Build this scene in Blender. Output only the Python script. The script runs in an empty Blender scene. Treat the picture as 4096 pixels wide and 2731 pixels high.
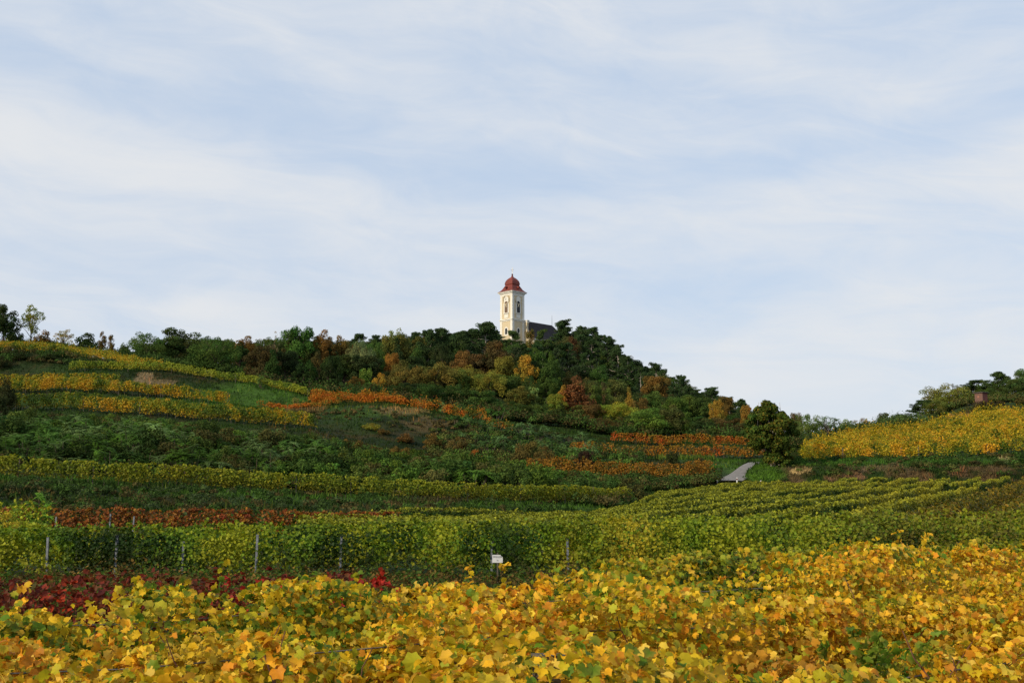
import bpy, math, random
import numpy as np
from mathutils import Vector

# ------------------------------------------------------------------ camera, sky, sun, exposure
SC = bpy.context.scene
COL = SC.collection
F, ZC = 1098.0, 2.4
TH = math.atan((505 - 341) / F)
CT, ST = math.cos(TH), math.sin(TH)
cam = bpy.data.objects.new('camera', bpy.data.cameras.new('camera'))
COL.objects.link(cam)
cam.location = (0, 0, ZC)
cam.rotation_euler = (math.pi / 2 + TH, 0, 0)
cam.data.sensor_width = 36.0
cam.data.lens = 36.0 * F / 1024
cam.data.clip_start = 0.1
cam.data.clip_end = 20000
SC.camera = cam

SUN_AZ = (-0.80, -0.60)
SUN_EL = math.radians(24)
sd = Vector((SUN_AZ[0], SUN_AZ[1], 0)).normalized() * math.cos(SUN_EL) + Vector((0, 0, math.sin(SUN_EL)))
sun = bpy.data.objects.new('sun', bpy.data.lights.new('sun', 'SUN'))
COL.objects.link(sun)
sun.data.energy = 3.9
sun.data.angle = math.radians(1.5)
sun.data.color = (1.0, 0.85, 0.62)
sun.rotation_euler = sd.to_track_quat('Z', 'Y').to_euler()

W = bpy.data.worlds.new('World')
SC.world = W
W.use_nodes = True
nt = W.node_tree
nt.nodes.clear()
N = nt.nodes.new
L = nt.links.new
wo = N('ShaderNodeOutputWorld')
sky = N('ShaderNodeTexSky'); sky.sky_type = 'NISHITA'; sky.sun_disc = False
sky.sun_elevation = SUN_EL
sky.sun_rotation = math.atan2(SUN_AZ[0], SUN_AZ[1])
sky.air_density = 1.0; sky.dust_density = 1.5
bg1 = N('ShaderNodeBackground'); bg1.inputs[1].default_value = 0.115
L(sky.outputs[0], bg1.inputs[0])
tc = N('ShaderNodeTexCoord')
sep = N('ShaderNodeSeparateXYZ'); L(tc.outputs['Generated'], sep.inputs[0])


def M_(op, a, b=None, c=None, clamp=False):
    n = N('ShaderNodeMath'); n.operation = op; n.use_clamp = clamp
    for i, v in enumerate((a, b, c)):
        if v is None: continue
        if isinstance(v, (int, float)): n.inputs[i].default_value = v
        else: L(v, n.inputs[i])
    return n.outputs[0]


def CMB(a, b, c):
    n = N('ShaderNodeCombineXYZ')
    for i, v in enumerate((a, b, c)):
        if isinstance(v, (int, float)): n.inputs[i].default_value = v
        else: L(v, n.inputs[i])
    return n.outputs[0]


def NOI(vec, scale, detail, rough=0.5, dist=0.0):
    n = N('ShaderNodeTexNoise'); n.noise_dimensions = '3D'
    L(vec, n.inputs['Vector']); n.inputs['Scale'].default_value = scale
    n.inputs['Detail'].default_value = detail; n.inputs['Roughness'].default_value = rough
    n.inputs['Distortion'].default_value = dist
    return n.outputs[0]


az = M_('ARCTAN2', sep.outputs[0], sep.outputs[1])
el = M_('ARCSINE', sep.outputs[2])
warp = NOI(CMB(az, M_('MULTIPLY', el, 2.0), 3.7), 2.2, 3, 0.5)
warp = M_('MULTIPLY', M_('SUBTRACT', warp, 0.5), 0.55)
u = M_('ADD', az, M_('MULTIPLY', warp, 0.6))
v = M_('ADD', M_('ADD', el, M_('MULTIPLY', az, 0.10)), M_('MULTIPLY', warp, 0.22))
big = NOI(CMB(M_('MULTIPLY', u, 1.5), M_('MULTIPLY', v, 6.5), 0.35), 1.55, 4, 0.5, 0.3)
fin = NOI(CMB(M_('MULTIPLY', u, 4.0), M_('MULTIPLY', v, 19.0), 5.3), 1.5, 9, 0.62, 0.9)
puff = NOI(CMB(M_('MULTIPLY', u, 9.0), M_('MULTIPLY', v, 20.0), 9.3), 1.0, 9, 0.6, 0.8)
dens = M_('ADD', M_('MULTIPLY', M_('SUBTRACT', big, 0.5), 1.0), M_('MULTIPLY', M_('SUBTRACT', fin, 0.5), 0.95))
dens = M_('ADD', dens, M_('MULTIPLY', M_('SUBTRACT', puff, 0.5), 0.75))


def band(off, slope, curve, width, amp):
    # a streak of thin cloud: elevation = off + slope*az + curve*az^2
    c = M_('ADD', M_('ADD', M_('MULTIPLY', az, slope), off), M_('MULTIPLY', M_('MULTIPLY', az, az), curve))
    d = M_('DIVIDE', M_('SUBTRACT', M_('ADD', el, M_('MULTIPLY', warp, 0.09)), c), width)
    return M_('MULTIPLY', M_('POWER', 2.718, M_('MULTIPLY', M_('MULTIPLY', d, d), -1.0)), amp * 0.5)


def blob(a0, e0, wa, we, amp):
    da = M_('DIVIDE', M_('SUBTRACT', u, a0), wa); de = M_('DIVIDE', M_('SUBTRACT', M_('ADD', el, M_('MULTIPLY', warp, 0.06)), e0), we)
    r2 = M_('ADD', M_('MULTIPLY', da, da), M_('MULTIPLY', de, de))
    return M_('MULTIPLY', M_('POWER', 2.718, M_('MULTIPLY', r2, -1.0)), amp * 0.5)


for t_ in (band(0.243, -0.035, 0.29, 0.034, 0.50), band(0.296, -0.048, 0.30, 0.020, -0.42), band(0.467, -0.33, 0.0, 0.022, 0.26),
           band(0.115, 0.0, 0.0, 0.05, 0.35), blob(-.27, .352, .09, .016, -.42), blob(.46, .43, .10, .05, -.40), blob(.44, .31, .10, .03, -.30), blob(.34, .17, .07, .03, .30),
           blob(-.27, .172, .11, .012, .38), blob(-.10, .17, .06, .010, .30), blob(-.45, .215, .09, .015, -.30), blob(.05, .20, .25, .02, -.18), blob(-.30, .262, .10, .008, -.22)):
    dens = M_('ADD', dens, t_)
dens = M_('ADD', dens, 0.66)
ramp = N('ShaderNodeMapRange'); ramp.interpolation_type = 'SMOOTHSTEP'
L(dens, ramp.inputs[0]); ramp.inputs[1].default_value = 0.0; ramp.inputs[2].default_value = 1.35
ramp.inputs[3].default_value = 0.05; ramp.inputs[4].default_value = 0.98
clc = N('ShaderNodeMix'); clc.data_type = 'RGBA'
L(ramp.outputs[0], clc.inputs[0])
clc.inputs[6].default_value = (0.53, 0.645, 0.815, 1)
clc.inputs[7].default_value = (0.725, 0.742, 0.765, 1)
bg2 = N('ShaderNodeBackground'); bg2.inputs[1].default_value = 1.0
L(clc.outputs[2], bg2.inputs[0])
mx = N('ShaderNodeMixShader')
mf = M_('ADD', M_('MULTIPLY', ramp.outputs[0], 0.2), 0.78)
L(mf, mx.inputs[0]); L(bg1.outputs[0], mx.inputs[1]); L(bg2.outputs[0], mx.inputs[2])
L(mx.outputs[0], wo.inputs[0])

SC.view_settings.view_transform = 'Standard'
SC.view_settings.look = 'None'
SC.view_settings.exposure = 0.12
SC.view_settings.gamma = 1.0
SC.render.engine = 'CYCLES'
SC.cycles.max_bounces = 5
SC.cycles.transmission_bounces = 4
SC.cycles.diffuse_bounces = 3
SC.cycles.glossy_bounces = 2


# ------------------------------------------------------------------ maths helpers
def at(px, py, Y):
    """world point at depth Y seen at photo position px, py (1024 x 682 frame)"""
    dx = (px - 512) / F; uu = (341 - py) / F
    dy = CT - uu * ST; dz = ST + uu * CT
    return Vector((dx * Y / dy, Y, ZC + dz * Y / dy))


def project(x, y, z):
    zz = z - ZC
    d = y * CT + zz * ST
    uu = -y * ST + zz * CT
    return 512 + F * x / d, 341 - F * uu / d


def _h(ix, iy, seed):
    n = (ix.astype(np.int64) * 374761393 + iy.astype(np.int64) * 668265263 + seed * 974634777) & 0x7fffffff
    n = ((n ^ (n >> 13)) * 1274126177) & 0x7fffffff
    return ((n ^ (n >> 16)) & 0xffff) / 65535.0


def vn(x, y, seed=0):
    x = np.asarray(x, float); y = np.asarray(y, float)
    ix = np.floor(x); iy = np.floor(y)
    fx = x - ix; fy = y - iy
    fx = fx * fx * (3 - 2 * fx); fy = fy * fy * (3 - 2 * fy)
    a = _h(ix, iy, seed); b = _h(ix + 1, iy, seed); c = _h(ix, iy + 1, seed); d = _h(ix + 1, iy + 1, seed)
    return (a * (1 - fx) + b * fx) * (1 - fy) + (c * (1 - fx) + d * fx) * fy


def fbm(x, y, seed=0, o=3):
    s = 0; t = 0; a = 1.0
    for k in range(o):
        s = s + a * vn(np.asarray(x) * 2 ** k, np.asarray(y) * 2 ** k, seed + 17 * k); t += a; a *= 0.5
    return s / t


# ------------------------------------------------------------------ materials
MATS = {}


def new_mat(name):
    m = bpy.data.materials.new(name); m.use_nodes = True
    t = m.node_tree; t.nodes.clear()
    return m, t


def leaf_mat(name='leaf', trans=0.35, rough=0.5, spec=0.35):
    m, t = new_mat(name)
    n = t.nodes.new; l = t.links.new
    at_ = n('ShaderNodeAttribute'); at_.attribute_name = 'Col'
    oi = n('ShaderNodeObjectInfo')
    mul = n('ShaderNodeMix'); mul.data_type = 'RGBA'; mul.blend_type = 'MULTIPLY'; mul.inputs[0].default_value = 1
    l(at_.outputs['Color'], mul.inputs[6]); l(oi.outputs['Color'], mul.inputs[7])
    p = n('ShaderNodeBsdfPrincipled')
    p.inputs['Roughness'].default_value = rough
    p.inputs['Specular IOR Level'].default_value = spec
    l(mul.outputs[2], p.inputs['Base Color'])
    out = n('ShaderNodeOutputMaterial')
    if trans > 0:
        tr = n('ShaderNodeBsdfTranslucent')
        l(mul.outputs[2], tr.inputs[0])
        ms = n('ShaderNodeMixShader'); ms.inputs[0].default_value = trans
        l(p.outputs[0], ms.inputs[1]); l(tr.outputs[0], ms.inputs[2]); l(ms.outputs[0], out.inputs[0])
    else:
        l(p.outputs[0], out.inputs[0])
    return m


def noise_mat(name, c1, c2, scale=3.0, rough=0.85, bump=0.0, detail=6, spec=0.2, stretch=(1, 1, 1), metal=0.0):
    m, t = new_mat(name)
    n = t.nodes.new; l = t.links.new
    tcn = n('ShaderNodeTexCoord'); mp = n('ShaderNodeMapping'); mp.inputs['Scale'].default_value = stretch
    l(tcn.outputs['Object'], mp.inputs[0])
    no = n('ShaderNodeTexNoise'); no.inputs['Scale'].default_value = scale; no.inputs['Detail'].default_value = detail
    no.inputs['Roughness'].default_value = 0.65
    l(mp.outputs[0], no.inputs['Vector'])
    cr = n('ShaderNodeValToRGB'); cr.color_ramp.elements[0].position = 0.32; cr.color_ramp.elements[1].position = 0.68
    cr.color_ramp.elements[0].color = (*c1, 1); cr.color_ramp.elements[1].color = (*c2, 1)
    l(no.outputs[0], cr.inputs[0])
    p = n('ShaderNodeBsdfPrincipled'); p.inputs['Roughness'].default_value = rough
    p.inputs['Specular IOR Level'].default_value = spec; p.inputs['Metallic'].default_value = metal
    l(cr.outputs[0], p.inputs['Base Color'])
    if bump:
        b = n('ShaderNodeBump'); b.inputs['Strength'].default_value = bump; b.inputs['Distance'].default_value = 0.05
        l(no.outputs[0], b.inputs['Height']); l(b.outputs[0], p.inputs['Normal'])
    out = n('ShaderNodeOutputMaterial'); l(p.outputs[0], out.inputs[0])
    return m


LEAF = leaf_mat('leaf', 0.42, 0.55, 0.16)
SHADELEAF = leaf_mat('row_leaf', 0.15, 0.6, 0.1)
TREELEAF = leaf_mat('tree_leaf', 0.25, 0.75, 0.05)
NEEDLE = leaf_mat('needle', 0.10, 0.75, 0.05)
GRASS = leaf_mat('grass_blade', 0.25, 0.8, 0.03)
BARK = noise_mat('bark', (0.05, 0.035, 0.025), (0.13, 0.10, 0.08), 8, 0.9, 0.3, stretch=(1, 1, 0.2))
PALEBARK = noise_mat('pale_bark', (0.20, 0.17, 0.14), (0.42, 0.38, 0.33), 8, 0.9, 0.2, stretch=(1, 1, 0.2))
CANE = noise_mat('cane_bark', (0.07, 0.028, 0.018), (0.16, 0.07, 0.04), 30, 0.7)
WIREM = noise_mat('wire_steel', (0.10, 0.09, 0.08), (0.2, 0.18, 0.16), 30, 0.6, metal=0.4)
POSTM = noise_mat('galvanised_post', (.09, .10, .12), (.20, .22, .25), 12, .55, spec=.4, metal=.2)
WOODPOST = noise_mat('weathered_wood', (.05, .043, .034), (.14, .12, .095), 14, 0.9, 0.4, stretch=(3, 3, 0.3))


# ------------------------------------------------------------------ mesh helpers
def mesh_np(name, V, Fc, cols=None, mat=None, smooth=False, mi=None, mats=None):
    """V (n,3); Fc (m,k) all faces with k corners; cols (n,3) linear"""
    me = bpy.data.meshes.new(name)
    V = np.ascontiguousarray(V, dtype=np.float32); Fc = np.ascontiguousarray(Fc, dtype=np.int32)
    n = len(V); m, k = Fc.shape
    me.vertices.add(n); me.vertices.foreach_set('co', V.ravel())
    me.loops.add(m * k); me.loops.foreach_set('vertex_index', Fc.ravel())
    me.polygons.add(m)
    me.polygons.foreach_set('loop_start', np.arange(0, m * k, k, dtype=np.int32))
    me.polygons.foreach_set('use_smooth', np.full(m, smooth))
    if cols is not None:
        a = me.color_attributes.new('Col', 'FLOAT_COLOR', 'POINT')
        c4 = np.ones((n, 4), np.float32); c4[:, :3] = cols; c4[:, 2] *= .8
        a.data.foreach_set('color', c4.ravel())
    me.update(calc_edges=True)
    if mat: me.materials.append(mat)
    return me


class MB:
    """collects simple solids and builds ONE mesh object"""
    def __init__(s): s.v = []; s.f = []; s.off = 0

    def add(s, verts, faces):
        o = len(s.v); s.v += [tuple(p) for p in verts]; s.f += [tuple(i + o for i in f) for f in faces]
        return s

    def box(s, c, size, rot=0.0, taper=1.0):
        hx, hy, hz = size[0] / 2, size[1] / 2, size[2] / 2
        cr, sr = math.cos(rot), math.sin(rot)
        vs = []
        for z in (-hz, hz):
            k = taper if z > 0 else 1
            for x, y in ((-hx, -hy), (hx, -hy), (hx, hy), (-hx, hy)):
                x *= k; y *= k
                vs.append((c[0] + x * cr - y * sr, c[1] + x * sr + y * cr, c[2] + z))
        return s.add(vs, [(0, 3, 2, 1), (4, 5, 6, 7), (0, 1, 5, 4), (1, 2, 6, 5), (2, 3, 7, 6), (3, 0, 4, 7)])

    def tube(s, pts, radii, k=6, cap=True):
        pts = [Vector(p) for p in pts]
        if isinstance(radii, (int, float)): radii = [radii] * len(pts)
        rings = []; o = len(s.v); up = Vector((0, 0, 1))
        for i, p in enumerate(pts):
            t = (pts[min(i + 1, len(pts) - 1)] - pts[max(i - 1, 0)])
            t = t.normalized() if t.length > 1e-9 else up
            a = t.cross(Vector((1, 0, 0)) if abs(t.x) < 0.8 else Vector((0, 1, 0))).normalized(); b = t.cross(a)
            for j in range(k):
                q = 2 * math.pi * j / k
                s.v.append(tuple(p + (a * math.cos(q) + b * math.sin(q)) * radii[i]))
        for i in range(len(pts) - 1):
            for j in range(k):
                s.f.append((o + i * k + j, o + i * k + (j + 1) % k, o + (i + 1) * k + (j + 1) % k, o + (i + 1) * k + j))
        if cap:
            s.f.append(tuple(o + j for j in reversed(range(k)))); s.f.append(tuple(o + (len(pts) - 1) * k + j for j in range(k)))
        return s

    def mesh(s, name, mat, smooth=False):
        me = bpy.data.meshes.new(name); me.from_pydata(s.v, [], s.f); me.update()
        if smooth:
            me.polygons.foreach_set('use_smooth', np.full(len(me.polygons), True))
        me.materials.append(mat)
        return me


def link(name, me, parent=None, loc=(0, 0, 0)):
    o = bpy.data.objects.new(name, me); COL.objects.link(o)
    o.location = loc
    if parent is not None: o.parent = parent
    return o


def tag(o, label=None, cat=None, group=None, kind=None):
    if label: o['label'] = label
    if cat: o['category'] = cat
    if group: o['group'] = group
    if kind: o['kind'] = kind
    return o


def thing(name, label, cat, loc, rz=0.0, group=None, scale=1.0):
    o = bpy.data.objects.new(name, None); COL.objects.link(o)
    o.location = loc; o.rotation_euler = (0, 0, rz); o.scale = (scale,) * 3 if isinstance(scale, (int, float)) else scale
    o.empty_display_size = 0.3
    return tag(o, label, cat, group)


def orient(rng, nrm):
    """random in-plane frames for normals (n,3) -> X,Y,Z axes"""
    n = len(nrm)
    Z = nrm / (np.linalg.norm(nrm, axis=1, keepdims=True) + 1e-9)
    r = rng.normal(size=(n, 3))
    X = np.cross(r, Z); X /= np.linalg.norm(X, axis=1, keepdims=True) + 1e-9
    return X, np.cross(Z, X), Z


def scatter(P, nrm, size, tmpl, faces, rng, frames=None):
    """copies the template leaf at each P; returns V, F"""
    X, Y, Z = frames if frames is not None else orient(rng, nrm)
    n = len(P); k = len(tmpl)
    size = np.broadcast_to(np.asarray(size, float), (n,))
    T = np.asarray(tmpl, float)
    V = (P[:, None, :] + size[:, None, None] * (T[None, :, 0:1] * X[:, None, :] + T[None, :, 1:2] * Y[:, None, :] + T[None, :, 2:3] * Z[:, None, :]))
    Fc = np.asarray(faces)[None] + (np.arange(n) * k)[:, None, None]
    return V.reshape(-1, 3), Fc.reshape(-1, len(faces[0]))


# leaf templates (diameter about 1)
QUAD = ([(-.5, -.12, 0), (0, -.5, .08), (.5, .1, 0), (-.02, .5, .1)], [(0, 1, 2, 3)])
TRI = ([(-.5, -.35, 0), (.5, -.3, .05), (0, .55, 0.1)], [(0, 1, 2)])
BIFOLD = ([(0, -.5, 0), (.5, -.05, .16), (.16, .48, .02), (-.3, .42, .1), (-.48, -.12, .14)], [(0, 1, 2), (0, 2, 3), (0, 3, 4)])


def vine_leaf():
    out = []
    R = [(-90, .18), (-66, .48), (-40, .46), (-16, .55), (6, .43), (30, .58), (54, .48), (72, .48), (90, .63),
         (108, .48), (126, .48), (150, .58), (174, .43), (196, .55), (220, .46), (246, .48)]
    vs = [(0, -.08, -0.02)]
    for a, r in R:
        x = r * math.cos(math.radians(a)); y = r * math.sin(math.radians(a)) - .06
        vs.append((x, y, 0.34 * abs(x) - .5 * y * y + (.05 if len(vs) % 2 else -.04)))
    k = len(R)
    return vs, [(0, 1 + i, 1 + (i + 1) % k) for i in range(k)]


VLEAF = vine_leaf()


def pal(P, u):
    P = np.asarray(P, float); u = np.clip(u, 0, 0.9999) * (len(P) - 1)
    i = u.astype(int); f = (u - i)[:, None]
    return P[i] * (1 - f) + P[np.minimum(i + 1, len(P) - 1)] * f


# ------------------------------------------------------------------ terrain
# each line: list of (photo x, photo y of the ground, depth); the sheet is lofted from near to far
def W2(z, Y, px=512): return 505 + (ZC - z) * F / Y


LINES = [
 [(-200, W2(0, 45), 45), (1224, W2(0, 45), 45)],
 [(0, 537, 66), (200, 540, 66), (415, 545, 66), (450, 544, 70), (592, 530, 98), (637, 520, 112), (653, 507, 124), (713, 497, 136), (866, 492, 136), (973, 491, 136), (1024, 490, 136)],
 [(0, 479, 88), (131, 488, 91), (256, 495, 95), (365, 500, 98), (450, 504, 100), (512, 507, 104), (592, 508, 111), (637, 506, 121), (653, 500, 131), (713, 485, 143), (740, 482, 143), (768, 484, 145), (866, 483, 145), (973, 482, 145), (1024, 479, 145)],
 [(0, 474, 106), (131, 482, 109), (256, 488, 113), (365, 494, 116), (512, 501, 122), (592, 504, 128), (637, 502, 132), (653, 497, 137), (700, 484, 146), (713, 482.5, 147), (740, 478, 148), (749, 475, 149), (756, 469, 150), (768, 467, 150), (816, 467, 150), (866, 468, 150), (973, 468, 150), (1024, 463, 150)],
 [(0, 432, 148), (131, 434, 150), (256, 446, 150), (365, 459, 150), (474, 470, 150), (534, 477, 150), (600, 479, 151), (660, 481, 152), (700, 481, 153), (714, 479, 155), (740, 473.5, 158), (752, 466, 157), (768, 463, 156), (800, 460.5, 158), (866, 457, 158), (953, 457, 158), (986, 454.5, 158), (1024, 451, 158)],
 [(0, 409, 166), (85, 412, 168), (220, 422, 170), (310, 428, 172), (340, 437, 172), (400, 448, 172), (474, 459, 170), (534, 465, 168), (573, 460, 168), (602, 459, 170), (681, 460, 172), (735, 463, 171), (751, 462, 170), (775, 460, 172), (800, 456, 175), (828, 453, 177), (866, 450, 180), (920, 447.5, 184), (948, 444, 185), (1024, 438, 185)],
 [(0, 393, 190), (60, 392, 191), (109, 396.5, 192), (229, 406, 194), (256, 409, 195), (300, 411, 196), (343, 408, 196), (365, 405.5, 196), (387, 406, 196), (408, 412, 196), (463, 423, 194), (506, 434, 192), (540, 444, 190), (573, 456, 186), (612, 457, 184), (681, 457, 184), (755, 459, 184), (800, 454.5, 188), (828, 451, 192), (866, 446, 198), (920, 443, 203), (948, 438, 203), (1024, 431, 203)],
 [(0, 386, 204), (119, 385, 206), (150, 386, 206), (190, 391, 205), (229, 403, 203), (256, 407, 204), (300, 409, 205), (343, 405.5, 205), (387, 404, 206), (463, 418, 206), (506, 427, 206), (560, 436, 206), (612, 445, 206), (681, 446, 206), (755, 448, 206), (800, 453.5, 205), (828, 449.5, 208), (866, 442.5, 215), (920, 439.5, 220), (948, 433, 220), (1024, 426, 220)],
 [(0, 377, 216), (60, 374, 216), (119, 371.5, 218), (163, 372, 218), (218, 380, 216), (256, 385, 214), (310, 398.5, 212), (343, 402, 213), (387, 402, 214), (463, 415, 214), (506, 424, 214), (560, 432, 214), (612, 441, 214), (755, 445, 216), (800, 452.5, 217), (828, 448, 222), (866, 439.5, 230), (920, 436.5, 236), (948, 428, 236), (986, 422, 236), (1024, 421, 236)],
 [(0, 352, 228), (53, 354, 228), (96, 362, 228), (120, 367, 226), (163, 369, 226), (218, 377, 224), (256, 382, 222), (310, 397, 220), (387, 402, 222), (463, 413, 222), (506, 421, 222), (560, 429, 222), (612, 436, 222), (755, 442, 226), (800, 451.5, 228), (828, 446.5, 234), (866, 436.5, 244), (920, 433.5, 252), (948, 423.5, 252), (986, 417.5, 252), (1024, 416.5, 252)],
 [(0, 350, 250), (55, 350, 250), (109, 359, 248), (152, 366, 246), (218, 374, 244), (256, 380, 244), (310, 392, 244), (387, 397, 246), (463, 406, 246), (506, 412, 246), (560, 419, 246), (612, 427, 248), (700, 436, 250), (755, 440, 250), (800, 449, 250), (828, 445, 255), (866, 434, 262), (905, 431, 268), (925, 427, 268), (948, 414, 268), (965, 407, 268), (986, 404, 268), (1024, 404, 268)],
 [(0, 352, 300), (100, 360, 300), (200, 368, 300), (300, 370, 300), (400, 374, 300), (500, 382, 300), (560, 392, 300), (612, 405, 300), (700, 425, 300), (755, 434, 300), (800, 443, 300), (900, 432, 300), (960, 405, 300), (1024, 397, 300)],
 [(0, 354, 345), (100, 362, 345), (200, 366, 345), (300, 364, 345), (400, 362, 345), (500, 364, 345), (560, 368, 345), (612, 388, 345), (660, 404, 345), (700, 416, 345), (755, 430, 345), (800, 437, 345), (900, 430, 345), (1024, 395, 345)],
 [(0, 360, 396), (100, 364, 396), (200, 366, 396), (300, 362, 396), (400, 355, 396), (470, 350, 396), (500, 345, 396), (560, 346, 396), (600, 360, 396), (622, 377, 396), (662, 394, 396), (700, 411, 396), (740, 425, 396), (800, 436, 396), (900, 432, 396), (1024, 395, 396)],
 [(0, 372, 450), (300, 368, 450), (470, 350, 450), (500, 345, 450), (560, 349, 450), (600, 368, 450), (700, 418, 450), (800, 440, 450), (1024, 405, 450)],
 [(0, 450, 700), (1024, 450, 700)],
 [(0, W2(0, 6000), 6000), (1024, W2(0, 6000), 6000)],
]
AG = np.linspace(-1.3, 1.3, 1301)
LY = []; LZ = []
for ln in LINES:
    a = []; yy = []; zz = []
    for px, py, Y in ln:
        p = at(px, py, Y); a.append(p.x / Y); yy.append(Y); zz.append(p.z)
    Yc = np.interp(AG, a, yy); Zc = np.interp(AG, a, zz)
    k = np.hanning(15); k /= k.sum()
    pad = lambda q: np.convolve(np.pad(q, 7, mode='edge'), k, mode='valid')
    LY.append(pad(Yc)); LZ.append(pad(Zc))
LY = np.array(LY); LZ = np.array(LZ)
NLN = len(LY)


def zt(x, y, bumps=True):
    x = np.atleast_1d(np.asarray(x, float)); y = np.atleast_1d(np.asarray(y, float))
    a = np.clip(np.where(y > 45, x / np.maximum(y, 45), x / 45), -1.3, 1.3)
    g = (a + 1.3) / 2.6 * (len(AG) - 1); i = np.clip(g.astype(int), 0, len(AG) - 2); f = g - i
    Yk = LY[:, i] * (1 - f) + LY[:, i + 1] * f
    Zk = LZ[:, i] * (1 - f) + LZ[:, i + 1] * f
    z = np.zeros_like(x)
    for k in range(NLN - 1):
        m = (y >= Yk[k]) & (y < Yk[k + 1])
        t = (y - Yk[k]) / (Yk[k + 1] - Yk[k])
        z = np.where(m, Zk[k] * (1 - t) + Zk[k + 1] * t, z)
    z = np.where(y >= Yk[-1], Zk[-1], z)
    if bumps:
        amp = np.clip((y - 55) / 60, 0, 1) * np.clip((1500 - y) / 1000, 0, 1)
        z = z + amp * ((fbm(x / 7, y / 7, 3) - .5) * .9 + (fbm(x / 1.7, y / 1.7, 5) - .5) * .35)
    return z


def z1(x, y): return float(zt(x, y)[0])


def line_at(k, px):
    """world x, y, z on terrain line k at photo column px (approx)"""
    a = (px - 512) / F / CT
    for _ in range(3):
        Y = float(np.interp(a, AG, LY[k])); z = float(np.interp(a, AG, LZ[k]))
        d = Y * CT + (z - ZC) * ST
        a = (px - 512) / F * d / Y
    return a * Y, Y


def gcol(x, y, z):
    """the ground's own colours: grass, dry grass, bare earth"""
    px, py = project(x, np.maximum(y, 1), z)
    n1 = fbm(x / 9, y / 9, 11, 4); n2 = fbm(x / 2.2, y / 2.2, 23, 3)
    g = np.array((.020, .040, .010)); dg = np.array((.013, .023, .008)); dry = np.array((.060, .040, .020)); soil = np.array((.12, .075, .045))
    t = np.clip((n1 - .42) * 5, 0, 1)[:, None]
    c = g * (1 - t) + dg * t
    t = (np.clip((n2 - .52) * 5, 0, 1) * np.clip((n1 - .35) * 4, 0, 1) * .55)[:, None]
    c = c * (1 - t) + dry * t

    def patch(c, cx, cy, rx, ry, col, amt, hard=2.0):
        d = ((px - cx) / rx) ** 2 + ((py - cy) / ry) ** 2
        m = np.clip((1.15 - d + (n2 - .5) * 2.2) * hard, 0, 1) * amt * (y > 60)
        return c * (1 - m[:, None]) + np.array(col) * m[:, None]
    # bare earth on the banks
    m = (px > 775) & (y > 137) & (y < 153)
    tt = (np.clip((n2 - .38) * 4, 0, 1) * np.clip((475 + 0 * px - 462) / 10, 0, 1) * .8 * m * np.clip((py - 464) / 4, 0, 1))[:, None]
    c = c * (1 - tt) + np.array((.10, .062, .04)) * tt
    c = patch(c, 797, 471.5, 7, 2.8, (.34, .24, .14), .95, 4)
    c = patch(c, 807, 470, 4, 2.6, (.30, .21, .12), .9, 4)
    c = patch(c, 845, 477, 24, 4, (.17, .09, .06), .8)
    c = patch(c, 1004, 459.5, 9, 2.5, (.38, .29, .18), .9)
    c = patch(c, 928, 425, 6, 3, (.16, .11, .08), .9)
    c = patch(c, 890, 468, 26, 4, (.14, .10, .07), .5)
    c = patch(c, 143, 378, 10, 6, (.20, .145, .10), .8)
    c = patch(c, 160, 383, 14, 3.5, (.17, .12, .08), .7)
    c = patch(c, 98, 381.5, 14, 2, (.30, .24, .17), .8)
    c = patch(c, 370, 412, 60, 7, (.035, .07, .016), .8)
    c = patch(c, 402, 411, 30, 4, (.16, .115, .06), .8)
    c = patch(c, 425, 424, 22, 8, (.10, .07, .04), .7)
    c = patch(c, 300, 409, 30, 3, (.12, .085, .05), .7)
    c = patch(c, 240, 384.0, 90, 0, (.0, .0, .0), 0)
    c = patch(c, 430, 497, 60, 8, (.055, .038, .025), .5)
    c = patch(c, 180, 500, 40, 10, (.07, .045, .028), .45)
    c = patch(c, 390, 510, 60, 6, (.07, .045, .03), .55)
    c = patch(c, 960, 420, 14, 6, (.20, .14, .08), .7)
    # fresh grass lips
    for cx, cy, rx, ry in ((60, 479, 80, 3), (200, 493, 90, 3.5), (330, 499, 90, 3.5), (480, 505, 110, 3.5), (560, 508, 60, 4), (690, 457, 60, 2.5), (725, 466, 26, 8), (765, 474, 22, 10), (830, 462, 60, 4), (900, 460, 60, 3), (150, 402, 160, 5)):
        c = patch(c, cx, cy, rx, ry, (.040, .085, .016), .85, 1.2)
    c = patch(c, 250, 396, 62, 13, (.045, .098, .018), .9, 1.2)
    c = patch(c, 765, 474, 16, 9, (.055, .11, .016), .9, 1.2)
    c = patch(c, 900, 461, 150, 3.5, (.035, .08, .016), .9, 1.2)
    return c


# sheet: near rectangle (x = a*45) then fan
rowsV = []
sub = [10, 16, 10, 26, 16, 18, 8, 10, 10, 14, 22, 12, 12, 8, 6, 6]
near_y = np.array([-60, -20, 0, 10, 20, 30, 38])
for yv in near_y:
    rowsV.append(np.stack([AG * 45, np.full_like(AG, yv)], 1))
for k in range(NLN - 1):
    for j in range(sub[k]):
        t = j / sub[k]; Yr = LY[k] * (1 - t) + LY[k + 1] * t
        rowsV.append(np.stack([AG * Yr, Yr], 1))
rowsV.append(np.stack([AG * LY[-1], LY[-1]], 1))
G = np.array(rowsV); R_, C_ = G.shape[:2]
gx = G[..., 0].ravel(); gy = G[..., 1].ravel()
gz = zt(gx, gy)
idx = np.arange(R_ * C_).reshape(R_, C_)
Fq = np.stack([idx[:-1, :-1], idx[:-1, 1:], idx[1:, 1:], idx[1:, :-1]], -1).reshape(-1, 4)


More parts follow.
